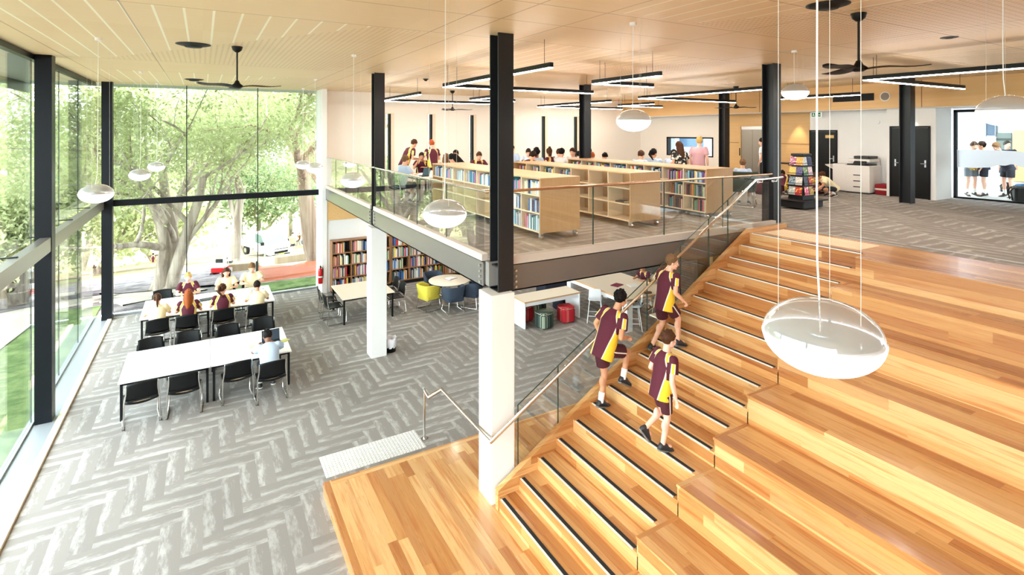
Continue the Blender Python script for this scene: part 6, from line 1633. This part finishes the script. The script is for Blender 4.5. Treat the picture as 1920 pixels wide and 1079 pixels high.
# low block wall and stone kerbs
t = thing('garden_wall', 'low pale concrete wall with seated pupils beyond the left glazing', 'wall', (-12.5, 12, gz(-12.5, 12)), R(-4)); t['kind'] = 'structure'
b = MB(); b.box(-.2, -4, -.1, .2, 12, .55); b.build('wall', M_path, t); b = MB(); b.box(-.24, -4, .55, .24, 12, .6); b.build('coping', M_white, t)
for k, (x, y, w, rz) in enumerate(((3.6, 32.5, 2.6, 8), (6.6, 31.2, 2.2, 24), (.9, 30.2, 1.6, -10))):
    t = thing('stone_block', 'pale stone kerb block, %s from the reddish-barked tree' % ORD[k], 'stone', (x, y, gz(x, y)), R(rz), 'stone blocks on the building site'); b = MB(); b.rbox(0, 0, -.1, w, .6, .45, .06, 2); b.build('block', M_sand, t)
# white tray truck
t = thing('tray_truck', 'white tray-back work truck parked under the trees outside', 'truck', (4.55, 49.3, gz(4.55, 49.3)), R(200))
M_tw = mat('truck white', (244, 244, 246), .3); M_tyre = mat('tyre', (30, 30, 32), .8); M_wg = mat('windscreen', (60, 96, 104), .08, spec=.8)
b = MB(); b.prism([(2.7, .55), (2.75, 1.15), (2.05, 1.3), (1.35, 2.1), (.1, 2.15), (0, 2.05), (0, .55)], 'x', -.95, .95)
b.v = [(x, y, z) for x, y, z in b.v]; b.build('cab', M_tw, t)
b = MB(); b.prism([(2.05, 1.34), (1.4, 2.03), (1.36, 2.0), (2.0, 1.3)], 'x', -.82, .82); b.build('windscreen', M_wg, t)
for s in (-1, 1):
    b = MB(); b.prism([(1.85, 1.3), (1.3, 2.0), (.3, 2.02), (.3, 1.3)], 'x', s * .955 - .01, s * .955 + .01); b.build('side_window', M_wg, t)
    b = MB(); b.rbox(s * .98 - .06, 1.75, 1.25, s * .98 + .18 * s + .06, 1.85, 1.5, .02, 2); b.build('mirror', M_black, t)
    b = MB(); b.box(s * .7 - .16, 2.72, .85, s * .7 + .16, 2.77, 1.05); b.build('headlamp', M_alu, t)
    for y in (1.95, -1.6):
        b = MB(); b.cyl((s * .72, y, .38), (s * .95, y, .38), .38, n=20); w_ = b.build('wheel', M_tyre, t); g = MB(); g.cyl((s * .94, y, .38), (s * .96, y, .38), .2, n=14); g.build('hub', M_alu, w_)
b = MB(); b.box(-.55, 2.72, .62, .55, 2.765, .8); b.box(-.6, 2.735, .95, .6, 2.765, 1.0); b.build('grille', M_black, t)
b = MB(); b.box(-.22, 2.765, .5, .22, 2.78, .6); b.build('number_plate', mat('plate yellow', (236, 210, 70), .4), t)
b = MB(); b.box(-1.0, -2.6, .75, 1.0, -.1, .85); b.build('tray', M_tw, t)
b = MB(); b.box(-1.0, -2.6, .85, -.96, -.1, 1.2); b.box(.96, -2.6, .85, 1.0, -.1, 1.2); b.box(-1, -2.6, .85, 1, -2.56, 1.2); b.box(-1, -.14, .85, 1, -.1, 1.7); b.build('tray_side', M_tw, t)
b = MB(); b.box(-.4, -2.5, .45, .4, 2.5, .75); b.build('chassis', M_black, t)
# small excavator
t = thing('mini_excavator', 'small white and red excavator on the dirt outside', 'excavator', (.75, 29.6, gz(.75, 29.6)), R(-25)); t.scale = (.62,) * 3
for s in (-1, 1):
    b = MB(); b.prism([(-.6, .05), (-.5, 0), (.5, 0), (.6, .05), (.62, .2), (.5, .3), (-.5, .3), (-.62, .2)], 'x', s * .42 - .12, s * .42 + .12); b.build('track', M_tyre, t)
b = MB(); b.rbox(-.48, -.6, .32, .48, .45, .7, .08, 3); b.build('body', M_red, t)
b = MB(); b.rbox(-.42, -.62, .7, .42, .0, 1.0, .08, 3); b.build('engine_cover', M_tw, t)
b = MB(); b.rbox(-.3, -.12, .7, .3, .2, .95, .05, 2); b.rbox(-.3, -.2, .9, .3, -.1, 1.3, .04, 2); b.build('operator_seat', M_blackm, t)
b = MB()
for x, y in ((-.42, -.5), (.42, -.5), (-.42, .4), (.42, .4)): b.cyl((x, y, .7), (x, y, 1.85), .025, n=6)
b.box(-.46, -.55, 1.85, .46, .45, 1.92); b.build('canopy_frame', M_tw, t)
b = MB(); b.prism([(.45, .5), (.9, 1.5), (1.5, 1.75), (1.55, 1.65), (1.0, 1.38), (.6, .5)], 'x', -.07, .07); bo = b.build('boom', M_tw, t)
b = MB(); b.prism([(1.45, 1.75), (1.6, 1.7), (1.75, .7), (1.65, .7)], 'x', -.05, .05); b.build('dipper', M_tw, bo)
b = MB(); b.prism([(1.6, .72), (1.85, .7), (1.8, .4), (1.6, .35), (1.5, .5)], 'x', -.18, .18); b.build('bucket', M_joint, bo)
b = MB(); b.box(-.55, .75, .08, .55, .8, .4); b.build('blade', M_tw, t)
# parked cars far away
for k, (x, y, c, l) in enumerate(((-24, 52, (240, 240, 242), 'white car parked beyond the field, far left'), (-30, 56, (150, 30, 36), 'dark red car parked beyond the field'), (12, 66, (110, 120, 150), 'blue-grey car parked beyond the truck'), (-36, 54, (200, 204, 210), 'silver car parked beyond the field'))):
    t = thing('car', l, 'car', (x, y, gz(x, y)), R(80), 'parked cars far outside'); m = mat('car paint %d' % k, c, .25)
    b = MB(); b.rbox(-.85, -2.1, .3, .85, 2.1, .85, .25, 4); b.build('body', m, t)
    b = MB(); b.add([(-.78, -1.5, .85), (.78, -1.5, .85), (.78, 1.1, .85), (-.78, 1.1, .85), (-.62, -1.0, 1.42), (.62, -1.0, 1.42), (.62, .4, 1.42), (-.62, .4, 1.42)], [(3, 2, 1, 0), (4, 5, 6, 7), (0, 1, 5, 4), (1, 2, 6, 5), (2, 3, 7, 6), (3, 0, 4, 7)]); b.build('cabin', M_wg, t)
    for sx in (-1, 1):
        for y_ in (-1.3, 1.3): b = MB(); b.cyl((sx * .7, y_, .31), (sx * .88, y_, .31), .31, n=14); b.build('wheel', M_tyre, t)
# people outside
def outp(kind, label, x, y, rz, hair, shirt, short, s=1.0): stander(kind, label, x, y, rz, 'fair', hair, shirt, gz(x, y), s, short, eyes=False)
M_shirt['hivis'] = mat('lime work shirt', (222, 232, 110), .7)
outp('still', 'worker in lime shirt standing beside the white truck', 6.3, 46.5, 200, ('short', 'dark'), 'hivis', 'navy', 1.12)
for k, (x, y, h) in enumerate(((7.6, 74, 'brown'), (8.7, 74.5, 'dark'), (9.8, 74.2, 'light'), (11, 75, 'brown'))): outp('still', 'far pupil in maroon on the field, %s in the row beyond the truck' % ORD[k], x, y, (20, 170, 90, 200)[k], ('short', h), 'maroon', 'maroon')
for k, (x, y) in enumerate(((-4, 60), (-3.1, 60.5), (-2.2, 60.2), (-8, 56))): 
    person('seat_up', P_SEAT['up'], 'far pupil in maroon sitting on the grass, %s from the slim tree' % ORD[3 - k], (x, y, gz(x, y) - .35), 60 * k, 'fair', ('short', 'dark'), 'maroon', 'maroon', .014, True, (M_shoe, M_sole2), .8, eyes=False)
for k, (x, y, sh) in enumerate(((-12.4, 17.2, 'white'), (-12.5, 18.4, 'white'), (-12.5, 19.2, 'blue'))):
    person('seat_up', P_SEAT['up'], 'pupil in %s shirt sitting on the low wall outside, %s from the barrier' % (sh, ORD[k]), (x, y, gz(-12.5, 17) + .12), 100 - 20 * k, 'fair', ('short', 'black'), sh, 'navy', .014, True, (M_shoe, M_sole2), .8, eyes=False)
# buildings: across the terrace on the right, and beyond the wide window
M_clad = mat('pale blue cladding', (196, 203, 216), .5); M_bwin = mat('building window', (70, 92, 116), .15)
t = thing('school_building', 'pale blue-grey school building across the terrace outside', 'building', (27, -6, FZ))
b = MB(); b.box(0, 0, -.5, .4, 17.5, 6); b.build('wall', M_clad, t)
b = MB(); b.box(-.06, 14.74, 1.75, 0, 15.0, 2.7); w_ = b.build('window', M_bwin, t); g = MB(); g.box(-.08, 14.7, 1.7, -.05, 14.74, 2.75); g.box(-.08, 15.0, 1.7, -.05, 15.04, 2.75); g.build('window_frame', mat('building trim', (130, 134, 142), .5), w_)
b = MB(); b.box(-.06, 14.25, 1.0, 0, 14.7, 1.85); b.build('louvre_panel', mat('louvre grey', (96, 106, 104), .5), t)
b = MB(); b.box(-.07, 12.6, 0, 0, 14.2, 1.95); b.build('timber_panel', M_timb, t)
b = MB(); b.box(-.08, 14.25, 1.55, -.05, 14.7, 1.64); b.build('lintel_bar', M_joint, t)
t = thing('bench', 'timber bench outside against the pale building', 'bench', (24.5, 6.0, SC_OUT)); b = MB(); b.box(0, 0, .4, .5, 1.8, .45); b.build('seat', M_timb, t)
for y in (.1, 1.6): b = MB(); b.box(.05, y, 0, .45, y + .1, .4); b.build('leg', M_alu, t)
t = thing('neighbour_building', 'white colonnaded building seen through the wide window upstairs', 'building', (30, 13, FZ - .5)); b = MB(); b.box(0, 0, 0, .4, 24, 6); b.build('wall', M_clad, t)
for k in range(6): b = MB(); b.box(-.9, 1 + 3.4 * k, 0, -.5, 1.5 + 3.4 * k, 4.4); b.build('column', mat('building trim'), t)
b = MB(); b.box(-1.2, 0, 4.4, .4, 24, 4.7); b.build('awning', mat('building trim'), t)
for k in range(4): b = MB(); b.box(-.05, 2.2 + 5 * k, 1.3, 0, 4.6 + 5 * k, 2.9); b.build('window', M_bwin, t)
b = MB(); b.box(20.0, -10, 7.4, 27.4, 9.5, 7.6); struct('roof_shade_added', b, [mat('eave grey')])  # added roof, out of view, put up to shade the terrace
for y in (-4.0, 3.0, 9.2):  # posts carrying the added shade roof
    b = MB(); b.cyl((21.3, y, FZ - .03), (21.3, y, 7.4), .06, n=12); struct('column_shade_roof', b, [M_steel])
# ---------------------------------------------------------------- camera
cam = bpy.data.cameras.new('camera'); co = bpy.data.objects.new('camera', cam); COL.objects.link(co)
co.location = (0, 0, 5.435); co.rotation_euler = (R(90), 0, R(-30))
cam.sensor_width = 36.0; cam.lens = 36.0 * 1004.6 / 1920.0; cam.shift_y = -(539.5 - 246.0) / 1920.0
cam.clip_start = 0.05; cam.clip_end = 600
SC.camera = co

# ---------------------------------------------------------------- light: bright overcast sky with soft sun, lamps
w = bpy.data.worlds.new('sky'); SC.world = w; w.use_nodes = True
bg = w.node_tree.nodes['Background']; bg.inputs[0].default_value = (0.86, 0.93, 1.0, 1); bg.inputs[1].default_value = 4.4
sun = bpy.data.lights.new('sun', 'SUN'); sun.energy = 2.2; sun.angle = R(6); sun.color = (1.0, 0.96, 0.88)
so = bpy.data.objects.new('sun', sun); COL.objects.link(so)
so.rotation_euler = Vector((0.35, 0.62, -1.0)).to_track_quat('-Z', 'Y').to_euler()
def portal(loc, rot, sx, sy):
    l = bpy.data.lights.new('window_portal', 'AREA'); l.shape = 'RECTANGLE'; l.size = sx; l.size_y = sy; l.cycles.is_portal = True
    o = bpy.data.objects.new('window_portal', l); COL.objects.link(o); o.location = loc; o.rotation_euler = rot
def spot(loc, energy, size=70, blend=0.6, col=(1.0, 0.8, 0.55)):
    l = bpy.data.lights.new('downlight_or_fill_beam', 'SPOT'); l.energy = energy; l.spot_size = R(size); l.spot_blend = blend; l.color = col; l.shadow_soft_size = 0.04
    o = bpy.data.objects.new('downlight_or_fill_beam', l); COL.objects.link(o); o.location = loc; o.rotation_euler = (0, 0, 0)
spot((18.2, 11.45, 6.02), 30, 62)
spot((17.35, 7.6, 6.02), 26, 75, 0.5, (1, .88, .7))

for x, y in FILL_XY:  # spot beams of the added fill lights under the mezzanine
    l = bpy.data.lights.new('downlight_or_fill_beam', 'SPOT'); l.energy = 30; l.spot_size = R(140); l.spot_blend = 0.8; l.color = (1, .9, .78); l.shadow_soft_size = 0.08
    o = bpy.data.objects.new('downlight_or_fill_beam', l); COL.objects.link(o); o.location = (x, y, 3.1)
# ---------------------------------------------------------------- render look
SC.view_settings.view_transform = 'Standard'; SC.view_settings.look = 'None'
SC.view_settings.gamma = 1.0; SC.view_settings.use_curve_mapping = False
SC.view_settings.exposure = 1.55
cy = SC.cycles
cy.max_bounces = 7; cy.diffuse_bounces = 4; cy.glossy_bounces = 4; cy.transmission_bounces = 6; cy.transparent_max_bounces = 24
cy.sample_clamp_indirect = 6.0; cy.caustics_reflective = False; cy.caustics_refractive = False
cy.use_denoising = True
